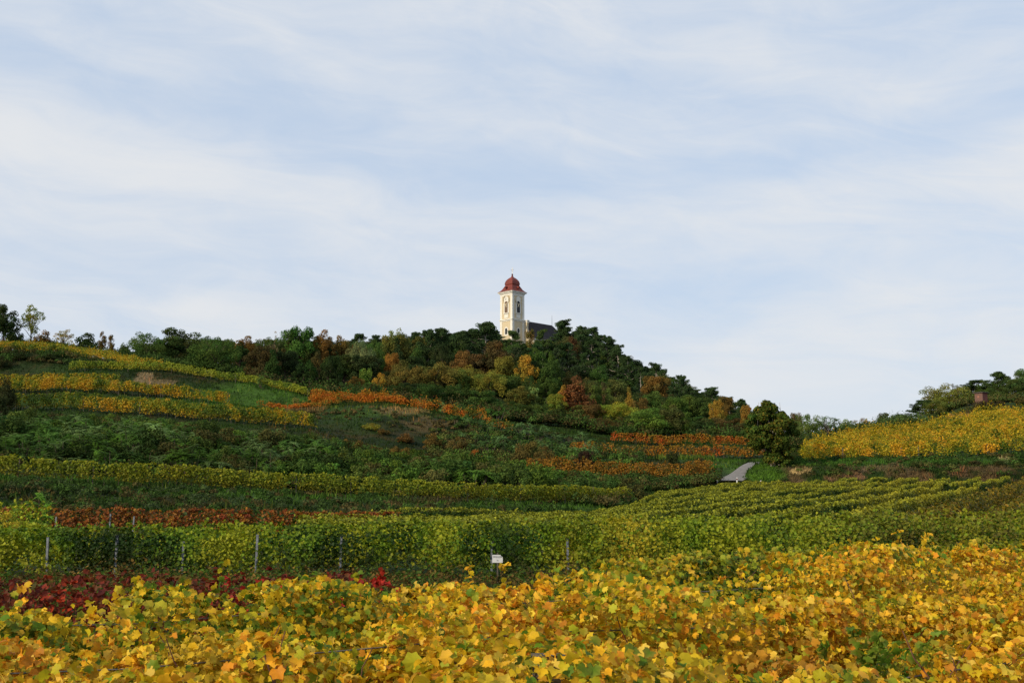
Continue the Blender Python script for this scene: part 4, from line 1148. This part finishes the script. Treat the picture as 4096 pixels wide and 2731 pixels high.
cnt = {}
for Y, step, hmin, hmax in ((115, 15, 2.6, 3.8), (120, 17, 3.0, 4.6), (126, 18, 3.2, 4.8), (132, 18, 3.2, 4.8), (138, 17, 3.0, 4.6), (144, 16, 2.8, 4.0), (150, 14, 2.2, 3.4), (157, 15, 1.6, 2.4)):
    px = -15 + rS.uniform(0, step)
    while px < 705:
        a = (px - 512) / F
        fY = float(np.interp(a, AG, LY[3])) + 1.0
        ok = Y > fY - 3 and not (px > 500 and Y > 142) and not (px > 640 and Y < 146)
        if ok:
            x = (px - 512) / F * Y * 1.0; zg = z1(x, Y); h = rS.uniform(hmin, hmax)
            _, tp = project(x, Y, zg + h); lim = np.interp(px, TPX, TPY) + rS.uniform(-3, 5)
            tp = max(tp, lim); _, bp = project(x, Y, zg)
            if bp - tp > 5:
                pf = .8 if px < 330 else .35
                kd = 'frond' if rS.random() < pf else 'bush'
                if kd == 'frond': col, cn = rS.choice((((.040, .094, .020), 'green'), ((.080, .130, .052), 'grey-green'), ((.055, .125, .018), 'fresh green')))
                else: col, cn = rS.choice((((.025, .050, .013), 'dark green'), ((.03, .06, .014), 'dark green'), ((.045, .085, .014), 'green'), ((.05, .05, .018), 'brownish'), ((.04, .065, .015), 'dull green')))
                if px > 340 and Y > 140 and kd == 'bush' and px < 520 and rS.random() < .6: col, cn = (.10, .07, .02), 'rusty'
                tier = {115: 'first', 120: 'second', 126: 'third', 132: 'fourth', 138: 'fifth', 144: 'sixth', 150: 'seventh', 157: 'topmost'}[Y]
                base_l = f'{cn} {names_s[kd][1]} in thicket, {zone(px)}, {tier} tier up'
                k = cnt.get(base_l, 0); cnt[base_l] = k + 1
                lab = base_l if k == 0 else f'{("next", "third", "fourth", "fifth", "sixth", "seventh", "eighth", "ninth")[min(k - 1, 7)]} ' + base_l
                vr = rS.uniform(.8, 1.25) * (.45 + 1.25 * float(fbm(x / 11, Y / 11, 61)))
                plant(kd, px, tp, Y + rS.uniform(-1.5, 1.5), tuple(v * vr for v in col), lab, 'shrub', name=names_s[kd][0], group=SH)
        px += step * rS.uniform(.7, 1.3)

SL_ = [  # kind, px, top, Y, w, colour, label, foot offset
 ('frond', 42, 484, 58, 42, (.085, .20, .025), 'bright green ailanthus sapling standing before the rust red row'),
 ('bush', 8, 509, 56, 34, (.28, .24, .025), 'yellow bush at the left edge before the rust red row'),
 ('frond', 205, 481, 92, 11, (.09, .14, .05), 'small pale sapling growing in the long olive row'),
 ('frond', 372, 488, 102, 10, (.06, .11, .03), 'thin sapling in front of the long olive row, middle'),
 ('frond', 234, 503, 70, 8, (.04, .11, .03), 'tiny sapling on the dark lower bank'),
 ('frond', 410, 504, 76, 16, (.03, .08, .018), 'green sapling on the lower bank near its right end'),
 ('bush', 6, 376, 165, 26, (.03, .034, .014), 'dark brown-green bush at the left edge below the yellow rows'),
 ('bush', 2, 392, 160, 20, (.022, .03, .012), 'lower dark bush at the left edge'),
 ('frond', 420, 395, 212, 14, FRL, 'pale leafy ailanthus topping the orange vines'),
 ('frond', 443, 400, 212, 12, FRL, 'pale ailanthus right of the one topping the orange vines'),
 ('frond', 458, 402, 214, 14, (.05, .10, .035), 'green shrub behind the end of the orange row'),
 ('frond', 497, 398, 216, 30, (.045, .12, .025), 'large fresh green ailanthus at the edge of the wood'),
 ('frond', 308, 397, 206, 16, (.045, .10, .02), 'green ailanthus at the left end of the orange row'),
 ('frond', 296, 392, 204, 6, (.14, .13, .04), 'thin pale sapling at the end of the lime row'),
 ('frond', 262, 374, 214, 14, (.06, .12, .04), 'small pale green tree where the dark wood meets the lime row'),
 ('bush', 383, 428, 178, 22, (.09, .055, .018), 'rusty bush at the foot of the brown knoll'),
 ('bush', 405, 433, 176, 24, (.10, .05, .018), 'second rusty bush at the foot of the brown knoll'),
 ('bush', 432, 433, 174, 26, (.095, .06, .018), 'third rusty bush at the foot of the brown knoll'),
 ('bush', 372, 422, 180, 18, (.16, .14, .02), 'yellow-green bush on the left flank of the knoll'),
 ('bush', 458, 435, 172, 24, (.08, .055, .02), 'brown bush right of the rusty ones'),
 ('frond', 337, 418, 184, 10, (.07, .14, .02), 'bright small sapling on the knoll'),
 ('frond', 378, 417, 186, 10, (.05, .13, .02), 'fresh green sapling on the knoll slope'),
 ('bush', 475, 448, 156, 12, (.25, .08, .02), 'orange-red bush above the thicket'),
 ('bush', 520, 444, 160, 26, (.07, .055, .02), 'brown bush at the left end of the orange-brown row'),
 ('bush', 585, 448, 160, 20, (.028, .014, .012), 'very dark purple-brown round bush behind the orange-brown row'),
 ('bush', 545, 444, 164, 20, (.08, .055, .02), 'brownish bush between orange rows and thicket'),
 ('bush', 530, 438, 168, 20, (.07, .06, .02), 'olive brown bush above the orange-brown row'),
 ('bush', 672, 449, 164, 16, (.025, .032, .014), 'dark bush on the small bank beside the dry grass'),
 ('bush', 700, 455, 162, 14, (.04, .035, .018), 'brownish low bush right of the dry grass'),
 ('frond', 836, 462, 156, 10, (.03, .10, .03), 'green plant hanging on the earth bank'),
 ('frond', 940, 462, 156, 10, (.12, .14, .03), 'yellow-green sapling on the earth bank'),
 ('bush', 975, 460, 152, 22, (.04, .035, .018), 'dark brown scrub on the right part of the earth bank'),
 ('bush', 1000, 466, 150, 22, (.03, .04, .014), 'dark green scrub at the right end of the earth bank'),
 ('bush', 1018, 458, 152, 16, (.035, .075, .016), 'green bush by the right edge on the earth bank'),
 ('bush', 920, 464, 151, 20, (.025, .04, .014), 'dark bush in the middle of the earth bank'),
 ('bush', 895, 462, 152, 16, (.09, .08, .05), 'greyish twiggy scrub on the earth bank'),
 ('bush', 955, 458, 154, 18, (.035, .08, .016), 'grass-green bush on the earth bank top'),
 ('bush', 862, 461, 154, 14, (.04, .06, .018), 'small olive bush on the earth bank'),
 ('bush', 800, 465, 152, 10, (.035, .085, .018), 'low green clump over the bright earth patch'),
 ('bush', 20, 352, 224, 40, (.022, .032, .012), 'dark hedge-like shrub on the dark bank, leftmost'),
 ('bush', 48, 353, 224, 30, (.025, .034, .013), 'dark shrub on the dark bank, second from left'),
 ('bush', 75, 361, 222, 22, (.03, .03, .014), 'dark brownish shrub on the dark bank, third from left'),
 ('bush', 2, 355, 220, 20, (.025, .03, .012), 'dark shrub cut by the left edge under the hilltop rows'),
]
for t in SL_:
    kd, px, top, Y, w, col, lab = t
    plant(kd, px, top, Y, col, lab, 'shrub', name=names_s[kd][0], w=w)
# scrub nobody could count: one undergrowth mass per place
SCR = [(.028, .055, .013), (.022, .040, .012), (.045, .038, .016), (.05, .06, .018), (.042, .08, .016)]


def undergrowth(name, label, pxa, pxb, ya, yb, nn, ha, hb, cols, leaf, per, seed, on=None, cap=None):
    rng = np.random.default_rng(seed)
    px = rng.uniform(pxa, pxb, nn); a = (px - 512) / F
    if on is None: Y = rng.uniform(ya, yb, nn)
    else:
        f = rng.random(nn); Y = np.interp(a, AG, LY[on[0]]) * (1 - f) + np.interp(a, AG, LY[on[1]]) * f + rng.uniform(ya, yb, nn)
    x = a * Y; h = rng.uniform(ha, hb, nn) * np.clip(.5 + fbm(x / 6, Y / 6, seed), .6, 1.4)
    z = zt(x, Y)
    if cap is not None:   # keep the low plants low where the photo looks over them
        lim = np.interp(px, cap[0], cap[1]); zmax = ZC + Y * ((341 - lim) / F * CT + ST) / (CT - (341 - lim) / F * ST)
        ok = zmax - z > .25; h = np.minimum(h, np.maximum(zmax - z, .2)); px, Y, x, h, z = px[ok], Y[ok], x[ok], h[ok], z[ok]
    m = len(x)
    C = np.stack([x, Y, z + h * .45], 1); R = h * rng.uniform(.5, .75, m)
    n = m * per
    i = rng.integers(0, m, n); d = rng.normal(size=(n, 3)); d[:, 2] = np.abs(d[:, 2]) * .9 - .15; d /= np.linalg.norm(d, axis=1, keepdims=True)
    P = C[i] + d * (R[i] * (.6 + .5 * rng.random(n)))[:, None] * np.array((1.25, 1.25, .95))
    nr = d + rng.normal(0, .5, (n, 3)); nr[:, 2] += .3
    ci = rng.integers(0, len(cols), m); cc = np.array(cols)[ci] * rng.uniform(.7, 1.35, (m, 1))
    col = cc[i] * rng.uniform(.65, 1.4, (n, 1)) * BRT
    V, Fc = scatter(P, nr, leaf * rng.uniform(.6, 1.3, n), QUAD[0], QUAD[1], rng)
    tag(link(name, mesh_np(name, V, Fc, np.repeat(col[:, None, :], 4, 1).reshape(-1, 3), TREELEAF)), label, 'undergrowth', kind='stuff')


undergrowth('undergrowth', 'dense dark undergrowth filling the thicket between the shrubs', -30, 640, 112, 160, 1500, .7, 1.6, SCR, .26, 55, 701, cap=(TPX, [v + 3 for v in TPY]))
undergrowth('undergrowth', 'low weeds and dry leaves in front of the tall green rows', -30, 1054, 18, 34.6, 1500, .25, .75, [(.03, .05, .012), (.05, .035, .012), (.035, .065, .012), (.08, .05, .015)], .09, 45, 713)
undergrowth('undergrowth', 'dark scrub covering the slope between thicket and orange vines', 430, 640, 160, 193, 560, .5, 1.5, SCR, .27, 55, 702)
undergrowth('undergrowth', 'shadowy undergrowth along the foot of the wood', 255, 800, 1, 9, 420, 1.4, 3.2, SCR[:3], .33, 120, 703, on=(9, 9))
undergrowth('undergrowth', 'brambles and weeds on the dark bank behind the rust red vines', -30, 560, -3, 3, 700, .25, .8, SCR[:3] + [(.03, .045, .02)], .16, 60, 704, on=(1, 2))
undergrowth('undergrowth', 'low scrub on the earth bank under the yellow field', 770, 1050, 0, 2, 120, .3, 1.0, SCR[:4], .22, 55, 705, on=(2, 4))
undergrowth('undergrowth', 'low scrub around the orange-brown row', 500, 716, -10, 2, 420, .6, 1.4, SCR[:4], .26, 55, 706, on=(4, 4))
undergrowth('undergrowth', 'bushes closing the gap under the skyline trees', 118, 262, 2, 9, 170, 1.6, 3.0, SCR[:2] + [(.035, .06, .016)], .33, 120, 707, on=(10, 10))
undergrowth('undergrowth', 'bushes under the trees behind the yellow field', 796, 925, 1, 9, 170, 2.2, 4.4, [(.035, .06, .02), (.05, .08, .024), (.028, .04, .014)], .33, 120, 708, on=(10, 10))
undergrowth('undergrowth', 'bushes between the skyline trees at the far left', -30, 125, 2, 6, 90, 1.6, 3.2, SCR[:2] + [(.06, .055, .02)], .3, 110, 712, on=(10, 10))
undergrowth('undergrowth', 'brush under the wood by the brick hut', 935, 1060, 6, 22, 200, 1.2, 2.4, [(.035, .055, .016), (.028, .04, .014), (.06, .055, .02)], .33, 100, 709, on=(10, 10))
undergrowth('undergrowth', 'scrub on the dark bank under the hilltop rows', -30, 110, -6, 2, 120, .8, 1.8, SCR[:3], .3, 80, 710, on=(9, 9))
undergrowth('undergrowth', 'brown weeds on the flanks of the knoll', 300, 480, -12, -2, 90, .25, .7, [(.05, .042, .02), (.035, .045, .016), (.07, .05, .022)], .25, 50, 711, on=(6, 6))
# pale ailanthus belt between knoll and orange rows
i = 0
for Y, x0, x1 in ((200, 470, 600), (190, 455, 615), (180, 462, 590), (174, 478, 560)):
    px = x0
    while px < x1:
        x = (px - 512) / F * Y; zg = z1(x, Y); _, tp = project(x, Y, zg + rS.uniform(1.8, 2.9))
        i += 1
        col, cn = rS.choice((((.045, .10, .035), 'green'), ((.09, .17, .07), 'pale'), ((.035, .08, .025), 'deep green')))
        b = f'{cn} ailanthus of the belt below the wood, {"upper" if Y > 185 else "lower"} side, {"left" if px < 520 else "right"} half'
        k = cnt.get(b, 0); cnt[b] = k + 1
        lab = b if k == 0 else f'{("next", "third", "fourth", "fifth", "sixth", "seventh", "eighth", "ninth")[min(k - 1, 7)]} ' + b
        plant('frond', px, tp, Y, col, lab, 'shrub', name='leafy_shrub', group='ailanthus belt below the wood')
        px += rS.uniform(9, 15)


# ------------------------------------------------------------------ road and marker posts
def road():
    cl = [at(728, 482, 145.5), at(735, 478.8, 149), at(742, 475, 154), at(748.5, 471.5, 159), at(756, 469, 166)]
    pts = [(p.x, p.y) for p in cl]; V = []; n = 60
    cum = np.concatenate([[0], np.cumsum([math.dist(pts[i], pts[i + 1]) for i in range(len(pts) - 1)])])
    sx = np.interp(np.linspace(0, cum[-1], n), cum, [p[0] for p in pts]); sy = np.interp(np.linspace(0, cum[-1], n), cum, [p[1] for p in pts])
    w = 1.9
    for i in range(n):
        j0, j1 = max(i - 3, 0), min(i + 3, n - 1)
        t = np.array((sx[j1] - sx[j0], sy[j1] - sy[j0])); t /= np.linalg.norm(t); nn = np.array((-t[1], t[0]))
        zc = float(zt(sx[i], sy[i], False)[0]) + .18
        for q in (-1, -.5, 0, .5, 1):
            wi = w * (1.0 - .45 * i / n); V.append((sx[i] + nn[0] * wi * q, sy[i] + nn[1] * wi * q, zc + .05 * (1 - q * q) + (.0 if abs(q) < 1 else -.02)))
    Fc = [(i * 5 + j, i * 5 + j + 1, (i + 1) * 5 + j + 1, (i + 1) * 5 + j) for i in range(n - 1) for j in range(4)]
    me = mesh_np('road', np.array(V), np.array(Fc), None, noise_mat('asphalt', (.13, .125, .12), (.21, .20, .19), 1.5, .9), True)
    tag(link('road', me), kind='structure')


road()
WHITE = noise_mat('white_plastic', (.62, .62, .60), (.78, .78, .76), 8, .5)
BLACKM = noise_mat('black_band', (.02, .02, .02), (.035, .035, .035), 8, .5)
REFL = noise_mat('reflector', (.35, .06, .03), (.5, .1, .05), 8, .3)
for (px, py, Y, lab) in ((717.3, 477.8, 146, 'left marker post, where the little road leaves the orange-brown row'), (737.0, 481.5, 144, 'middle marker post at the near edge of the little road'), (761.0, 483.5, 143, 'right marker post, lowest one by the green bank')):
    p = at(px, py, Y); z = z1(p.x, Y)
    o = thing('marker_post', 'white ' + lab, 'marker post', (p.x, Y, z - .05), 0, 'white road marker posts')
    mb = MB(); mb.box((0, 0, .33), (.16, .12, .66)); mb.box((0, 0, .92), (.15, .11, .12), taper=.75); link('post_body', mb.mesh('post_body', WHITE), o)
    mb = MB(); mb.box((0, 0, .76), (.165, .125, .2)); link('black_band', mb.mesh('black_band', BLACKM), o)
    mb = MB(); mb.box((0, -.067, .76), (.05, .01, .12)); link('reflector', mb.mesh('reflector', REFL), o)


# ------------------------------------------------------------------ brick hut
def hut():
    Y = 266; p = at(981.5, 402, Y); z = p.z - .6
    top = at(983, 392.6, Y).z; H = top - z
    o = thing('brick_hut', 'small red brick hut with flat overhanging roof above the yellow vines', 'hut', (p.x, Y, z), math.radians(33))
    m, t = new_mat('brick'); n = t.nodes.new; l = t.links.new
    tcn = n('ShaderNodeTexCoord'); b = n('ShaderNodeTexBrick'); b.inputs['Scale'].default_value = 3.5
    b.inputs['Color1'].default_value = (.15, .042, .028, 1); b.inputs['Color2'].default_value = (.10, .030, .022, 1); b.inputs['Mortar'].default_value = (.13, .09, .07, 1)
    l(tcn.outputs['Object'], b.inputs[0]); pr = n('ShaderNodeBsdfPrincipled'); pr.inputs['Roughness'].default_value = .9
    l(b.outputs[0], pr.inputs[0]); ou = n('ShaderNodeOutputMaterial'); l(pr.outputs[0], ou.inputs[0])
    mb = MB(); mb.box((0, 0, H / 2), (2.0, 2.1, H)); link('wall', mb.mesh('wall', m), o)
    mb = MB(); mb.box((0, 0, H + .07), (2.7, 2.8, .14)); mb.box((0, 0, H + .16), (2.5, 2.6, .04)); link('roof', mb.mesh('roof', noise_mat('hut_roof', (.05, .045, .04), (.11, .10, .09), 3)), o)
    mb = MB(); mb.box((-1.01, .1, H - .95), (.04, .5, .5)); link('hatch', mb.mesh('hatch', noise_mat('hatch', (.22, .10, .07), (.28, .13, .09), 4)), o)


hut()


# ------------------------------------------------------------------ church
def church():
    Y = 400.0
    corner = at(512.3, 330, Y - 4.37)
    cx, cy = corner.x, Y; s = 6.18; h2 = s / 2
    P = lambda py, Yd=Y - 4.37: at(512.3, py, Yd).z
    zb = P(352); zstr = P(320.3, Y); zeave = P(293.2, Y)
    o = thing('church', 'hilltop church with cream tower, red domed roof and dark slate nave', 'church', (cx, cy, zb), math.radians(45))
    # local axes: -X face looks front-left, -Y face looks front-right  (rot 45)
    cream = noise_mat('cream_plaster', (.46, .385, .25), (.54, .455, .31), 1.2, .9); white = noise_mat('white_plaster', (.58, .56, .50), (.68, .66, .60), 1.5, .9)
    red = noise_mat('red_roof', (.105, .018, .012), (.19, .036, .022), .9, .6, stretch=(1, 1, .3), spec=.3); slate = noise_mat('dark_slate', (.012, .010, .012), (.028, .024, .026), .8, .8, stretch=(1, 1, .6))
    dark = noise_mat('louvre_dark', (.010, .012, .015), (.025, .03, .035), 6, .5); brown = noise_mat('shutter_brown', (.10, .065, .045), (.16, .11, .08), 4, .7)
    gold = noise_mat('gilding', (.45, .38, .25), (.6, .52, .36), 6, .4, metal=.3)
    H1 = zstr - zb; H2 = zeave - zb
    mb = MB(); mb.box((0, 0, H2 / 2), (s, s, H2)); link('tower_shaft', mb.mesh('tower_shaft', cream), o)
    for sx in (-1, 1):
        for sy in (-1, 1):
            mb = MB(); q = h2 - .42
            mb.box((sx * q, sy * q, (H1 + H2) / 2), (.98, .98, H2 - H1 - .02)); mb.box((sx * q, sy * q, H1 / 2), (1.06, 1.06, H1 - .02))
            link('corner_pilaster', mb.mesh('corner_pilaster', white), o)
    mb = MB(); mb.box((0, 0, H1 - .35), (s + .30, s + .30, .45)); mb.box((0, 0, H1 + .0), (s + .8, s + .8, .25)); mb.box((0, 0, H1 + .2), (s + .45, s + .45, .15))
    link('string_course', mb.mesh('string_course', white), o)
    mb = MB(); mb.box((0, 0, H2 - .95), (s + .16, s + .16, .7)); mb.box((0, 0, H2 - .38), (s + .55, s + .55, .44)); mb.box((0, 0, H2), (s + 1.35, s + 1.35, .32)); mb.box((0, 0, H2 + .22), (s + 1.7, s + 1.7, .12))
    link('cornice', mb.mesh('cornice', white), o)

    def arch(w, h, face, cz_, depth, name, mat, off=0.0, oval=False):
        # outline in the plane of the face; face 0: -X, 1: -Y
        pts = []
        if oval:
            for i in range(20): a = 2 * math.pi * i / 20; pts.append((math.cos(a) * w / 2, math.sin(a) * h / 2))
        else:
            pts = [(-w / 2, -h / 2), (w / 2, -h / 2)]
            for i in range(9): a = math.pi * i / 8; pts.append((math.cos(a) * w / 2, h / 2 - w / 2 + math.sin(a) * w / 2))
        k = len(pts); vs = []
        for d in (0, depth):
            for (a, b) in pts:
                vs.append((-h2 - off - d, a, cz_ + b) if face == 0 else (a, -h2 - off - d, cz_ + b))
        fs = [tuple(range(k, 2 * k)), tuple(reversed(range(k)))] + [(i, (i + 1) % k, k + (i + 1) % k, k + i) for i in range(k)]
        mb = MB(); mb.add(vs, fs); return mb
    zw = (P(307.6, Y) - zb); hw = 4.3
    for face in (0, 1):
        f = link('window_surround', arch(2.6, hw + 1.0, face, zw + .1, .10, '', white).mesh('window_surround', white), o)
        link('louvre', arch(1.62, hw, face, zw, .05, '', brown if face == 0 else dark, off=.10).mesh('louvre', brown if face == 0 else dark), o)
        mb = MB()
        c = (-h2 - .2, 0, zw - hw / 2 - .25) if face == 0 else (0, -h2 - .2, zw - hw / 2 - .25)
        mb.box(c, (.4, 2.3, .25) if face == 0 else (2.3, .4, .25)); link('sill', mb.mesh('sill', white), o)
        mb = MB(); c = (-h2 - .06, 0, zw - hw / 2 - 1.2) if face == 0 else (0, -h2 - .06, zw - hw / 2 - 1.2)
        mb.box(c, (.12, 2.0, 1.6) if face == 0 else (2.0, .12, 1.6)); link('apron_panel', mb.mesh('apron_panel', white), o)
        # dial with carved garland
        zd = P(298.0) - zb
        link('clock_face', arch(2.3, 2.3, face, zd, .14, '', white, oval=True).mesh('clock_face', white), o)
        mb = MB()
        for sg in (-1, 1):
            pts = [(sg * 1.75, .1), (sg * 1.5, -.7), (sg * .9, -1.35), (sg * .25, -1.75), (0, -2.3), (sg * .45, -2.9)]
            mb.tube([(-h2 - .12, a, zd + b) if face == 0 else (a, -h2 - .12, zd + b) for a, b in pts], [.10, .15, .17, .2, .22, .12], 6)
            if face == 0:
                pts = [(sg * .5, 1.5), (sg * 1.1, 1.2), (sg * 1.45, .5), (sg * 1.3, -.2)]
                mb.tube([(-h2 - .14, a, zd + b) for a, b in pts], [.12, .2, .16, .1], 6)
        link('garland', mb.mesh('garland', gold), o)
        if face == 0:
            mb = MB(); mb.box((-h2 - .17, .05, zd + .4), (.05, .12, .95)); mb.box((-h2 - .17, .25, zd), (.05, .6, .12)); link('clock_hand', mb.mesh('clock_hand', dark), o)
    zl = P(329.3) - zb
    link('window_surround', arch(1.9, 3.2, 0, zl - .2, .10, '', white).mesh('lower_surround', white), o); link('window', arch(1.1, 2.3, 0, zl - .2, .04, '', dark, off=.1).mesh('window', dark), o)
    link('window_surround', arch(1.75, 2.4, 1, zl, .10, '', white, oval=True).mesh('oval_surround', white), o); link('window', arch(1.15, 1.75, 1, zl, .04, '', dark, off=.1, oval=True).mesh('window', dark), o)
    # roof: square bell and dome
    e = P(292.2) - zb + .0
    hw_ = (s + 1.75) / 2
    zz = lambda py: P(py, Y) - zb
    prof = [(zz(292.5) + .0, hw_ * 1.0), (zz(291.4), hw_ * .85), (zz(289.6), hw_ * .69), (zz(287.0), hw_ * .555), (zz(284.7), hw_ * .44)]
    def sq(prof, mat, name):
        mb = MB(); vs = []
        for z, r in prof:
            vs += [(-r, -r, z), (r, -r, z), (r, r, z), (-r, r, z)]
        fs = [(3, 2, 1, 0)]
        for i in range(len(prof) - 1):
            for j in range(4): fs.append((i * 4 + j, i * 4 + (j + 1) % 4, (i + 1) * 4 + (j + 1) % 4, (i + 1) * 4 + j))
        k = (len(prof) - 1) * 4; fs.append((k, k + 1, k + 2, k + 3)); mb.add(vs, fs); return link(name, mb.mesh(name, mat), o)
    rf = sq(prof, red, 'bell_roof')
    mb = MB(); zr_ = zz(288.3); mb.box((-hw_ * .72, 0.4, zr_), (.9, .8, .5)); dr = MB(); dr.tube([(-hw_ * .86, .4, zr_ + .05), (-hw_ * .45, .4, zr_ + .25)], [.42, .42], 10); link('dormer', dr.mesh('dormer', red), o)
    dr = MB(); dr.tube([(.4, -hw_ * .86, zr_ + .05), (.4, -hw_ * .45, zr_ + .25)], [.42, .42], 10); link('dormer', dr.mesh('dormer', red), o)
    pd_ = [(zz(284.9), hw_ * .46), (zz(284.7), hw_ * .50), (zz(283.9), hw_ * .505), (zz(282.6), hw_ * .49), (zz(281.2), hw_ * .45), (zz(279.9), hw_ * .385), (zz(278.7), hw_ * .30), (zz(277.8), hw_ * .21), (zz(277.1), hw_ * .12), (zz(276.2), hw_ * .065), (zz(274.6), hw_ * .04)]
    sq(pd_, red, 'dome')
    mb = MB(); b = zz(274.2); ball = [(0, 0, b - .35), (0, 0, b - .2), (0, 0, b), (0, 0, b + .2), (0, 0, b + .35)]; mb.tube(ball, [.1, .27, .34, .27, .08], 10); link('ball_finial', mb.mesh('ball_finial', noise_mat('dark_copper', (.08, .05, .045), (.16, .1, .09), 4)), o)
    mb = MB(); tz = zz(266.8); d = math.radians(-45)
    mb.tube([(0, 0, b), (0, 0, tz)], .06, 5)
    for zq, w in ((tz - 1.0, .62), (tz - 1.6, .42)):
        mb.tube([(-w * .707, w * .707, zq), (w * .707, -w * .707, zq)], .055, 5)
    link('cross', mb.mesh('cross', gold), o)
    # facade wall with curved shoulders
    fx = h2 + .02
    zt_ = H1 - .15; topw = h2 + 1.55
    pts = [(topw, zt_)]
    for i in range(11):
        t = i / 10; pts.append((topw - .75 * math.sin(math.pi * min(t * 1.15, 1)) * (1 - t) + 3.1 * t ** 2.4, zt_ - .8 - 7.2 * t))
    half = [(a, b) for a, b in pts] + [(pts[-1][0], 0)]
    out = [(-a, b) for a, b in half] ; out = out[::-1]; poly = half[::-1] + [(-a, b) for a, b in half]
    k = len(poly); vs = [(fx, a, b) for a, b in poly] + [(fx + .9, a, b) for a, b in poly]
    mb = MB(); mb.add(vs, [tuple(range(k)), tuple(reversed(range(k, 2 * k)))] + [((i + 1) % k, i, k + i, k + (i + 1) % k) for i in range(k)]); link('gable_wall', mb.mesh('gable_wall', cream), o)
    mb = MB(); mb.box((fx + .45, 0, zt_ + .1), (1.3, 2 * topw + .5, .3)); mb.box((fx + .45, 0, zt_ - .35), (1.1, 2 * topw + .15, .5)); link('gable_cornice', mb.mesh('gable_cornice', white), o)
    # nave: walls and hipped slate roof running back
    nl = 17.5; nw = 6.6; ez = zz(338.5) + .3; x0 = fx + .9; x1 = x0 + nl + 5.5; rz = H1 + .75
    mb = MB(); mb.box(((x0 + x1) / 2 - .4, 0, ez / 2), (x1 - x0 - 1.0, 2 * nw - 1.0, ez)); link('nave_wall', mb.mesh('nave_wall', cream), o)
    mb = MB(); mb.box(((x0 + x1) / 2 - .2, 0, ez - .35), (x1 - x0 - .4, 2 * nw - .45, .6)); link('eaves_band', mb.mesh('eaves_band', white), o)
    ks = 8; vs = []; A = []
    for i in range(ks + 1):   # slightly concave slope
        t = i / ks; wv = nw * (1 - t) ** 1.0 * (1 - .10 * math.sin(math.pi * t)); z = ez + (rz - ez) * t
        hx = x1 - (x1 - (x0 + nl)) * t - .5 * math.sin(math.pi * t) * (1 if i else 0)
        A.append((wv, z, hx))
    mb = MB()
    for (wv, z, hx) in A: vs += [(x0, -wv, z), (hx, -wv, z), (hx, wv, z), (x0, wv, z)]
    fs = []
    for i in range(ks):
        for j in (0, 1, 2): fs.append((i * 4 + j, i * 4 + j + 1, (i + 1) * 4 + j + 1, (i + 1) * 4 + j))
        fs.append((i * 4 + 3, i * 4, (i + 1) * 4, (i + 1) * 4 + 3))
    fs.append((3, 2, 1, 0)); mb.add(vs, fs); link('nave_roof', mb.mesh('nave_roof', slate), o)
    mb = MB(); mb.tube([(x0 + nl, 0, rz - .2), (x0 + nl, 0, zz(309.5) + .6)], [.07, .04], 5); link('lightning_rod', mb.mesh('lightning_rod', dark), o)
    for i in range(3):
        mb = MB(); mb.box((x0 + 4 + i * 5, -nw + .48, ez * .55), (1.6, .12, 3.4)); link('window', mb.mesh('nave_window', dark), o)


church()


# ------------------------------------------------------------------ name board in front of the green rows
def board():
    Y = 33.0; p = at(497.5, 558, Y); w = 10.3 / F * Y; h = 7.6 / F * Y
    z = z1(p.x, Y)
    o = thing('name_board', 'small white board with a chamfered corner reading MÜLLER before the green row', 'sign', (p.x, Y, z))
    zc = p.z - z
    mb = MB(); mb.box((0, .035, (zc + h / 2 + .06) / 2), (.04, .04, zc + h / 2 + .06)); link('stake', mb.mesh('stake', WOODPOST), o)
    c = .075
    pl = [(-w / 2, -h / 2), (w / 2, -h / 2), (w / 2, h / 2 - c), (w / 2 - c, h / 2), (-w / 2, h / 2)]
    k = 5; vs = [(a, 0, zc + b) for a, b in pl] + [(a, .012, zc + b) for a, b in pl]
    mb = MB(); mb.add(vs, [tuple(range(k)), tuple(reversed(range(k, 2 * k)))] + [((i + 1) % k, i, k + i, k + (i + 1) % k) for i in range(k)])
    pn = link('panel', mb.mesh('panel', noise_mat('sign_white', (.50, .51, .52), (.58, .59, .60), 6, .5)), o)
    ink = noise_mat('sign_ink', (.10, .11, .12), (.14, .15, .16), 6, .6)
    for txt, sz, dz in (('MÜLLER', .075, h * .13), ('TS', .055, -h * .30)):
        cu = bpy.data.curves.new('lettering', 'FONT'); cu.body = txt; cu.size = sz; cu.align_x = 'CENTER'; cu.extrude = .001; cu.materials.append(ink)
        tmp = bpy.data.objects.new('lettering_curve', cu); COL.objects.link(tmp); bpy.context.view_layer.update(); me = bpy.data.meshes.new_from_object(tmp.evaluated_get(bpy.context.evaluated_depsgraph_get())); bpy.data.objects.remove(tmp)
        t = bpy.data.objects.new('lettering', me); COL.objects.link(t); t.parent = o; t.location = (0, -.004, zc + dz); t.rotation_euler = (math.pi / 2, 0, 0)


board()
print('objects', len(SC.objects))
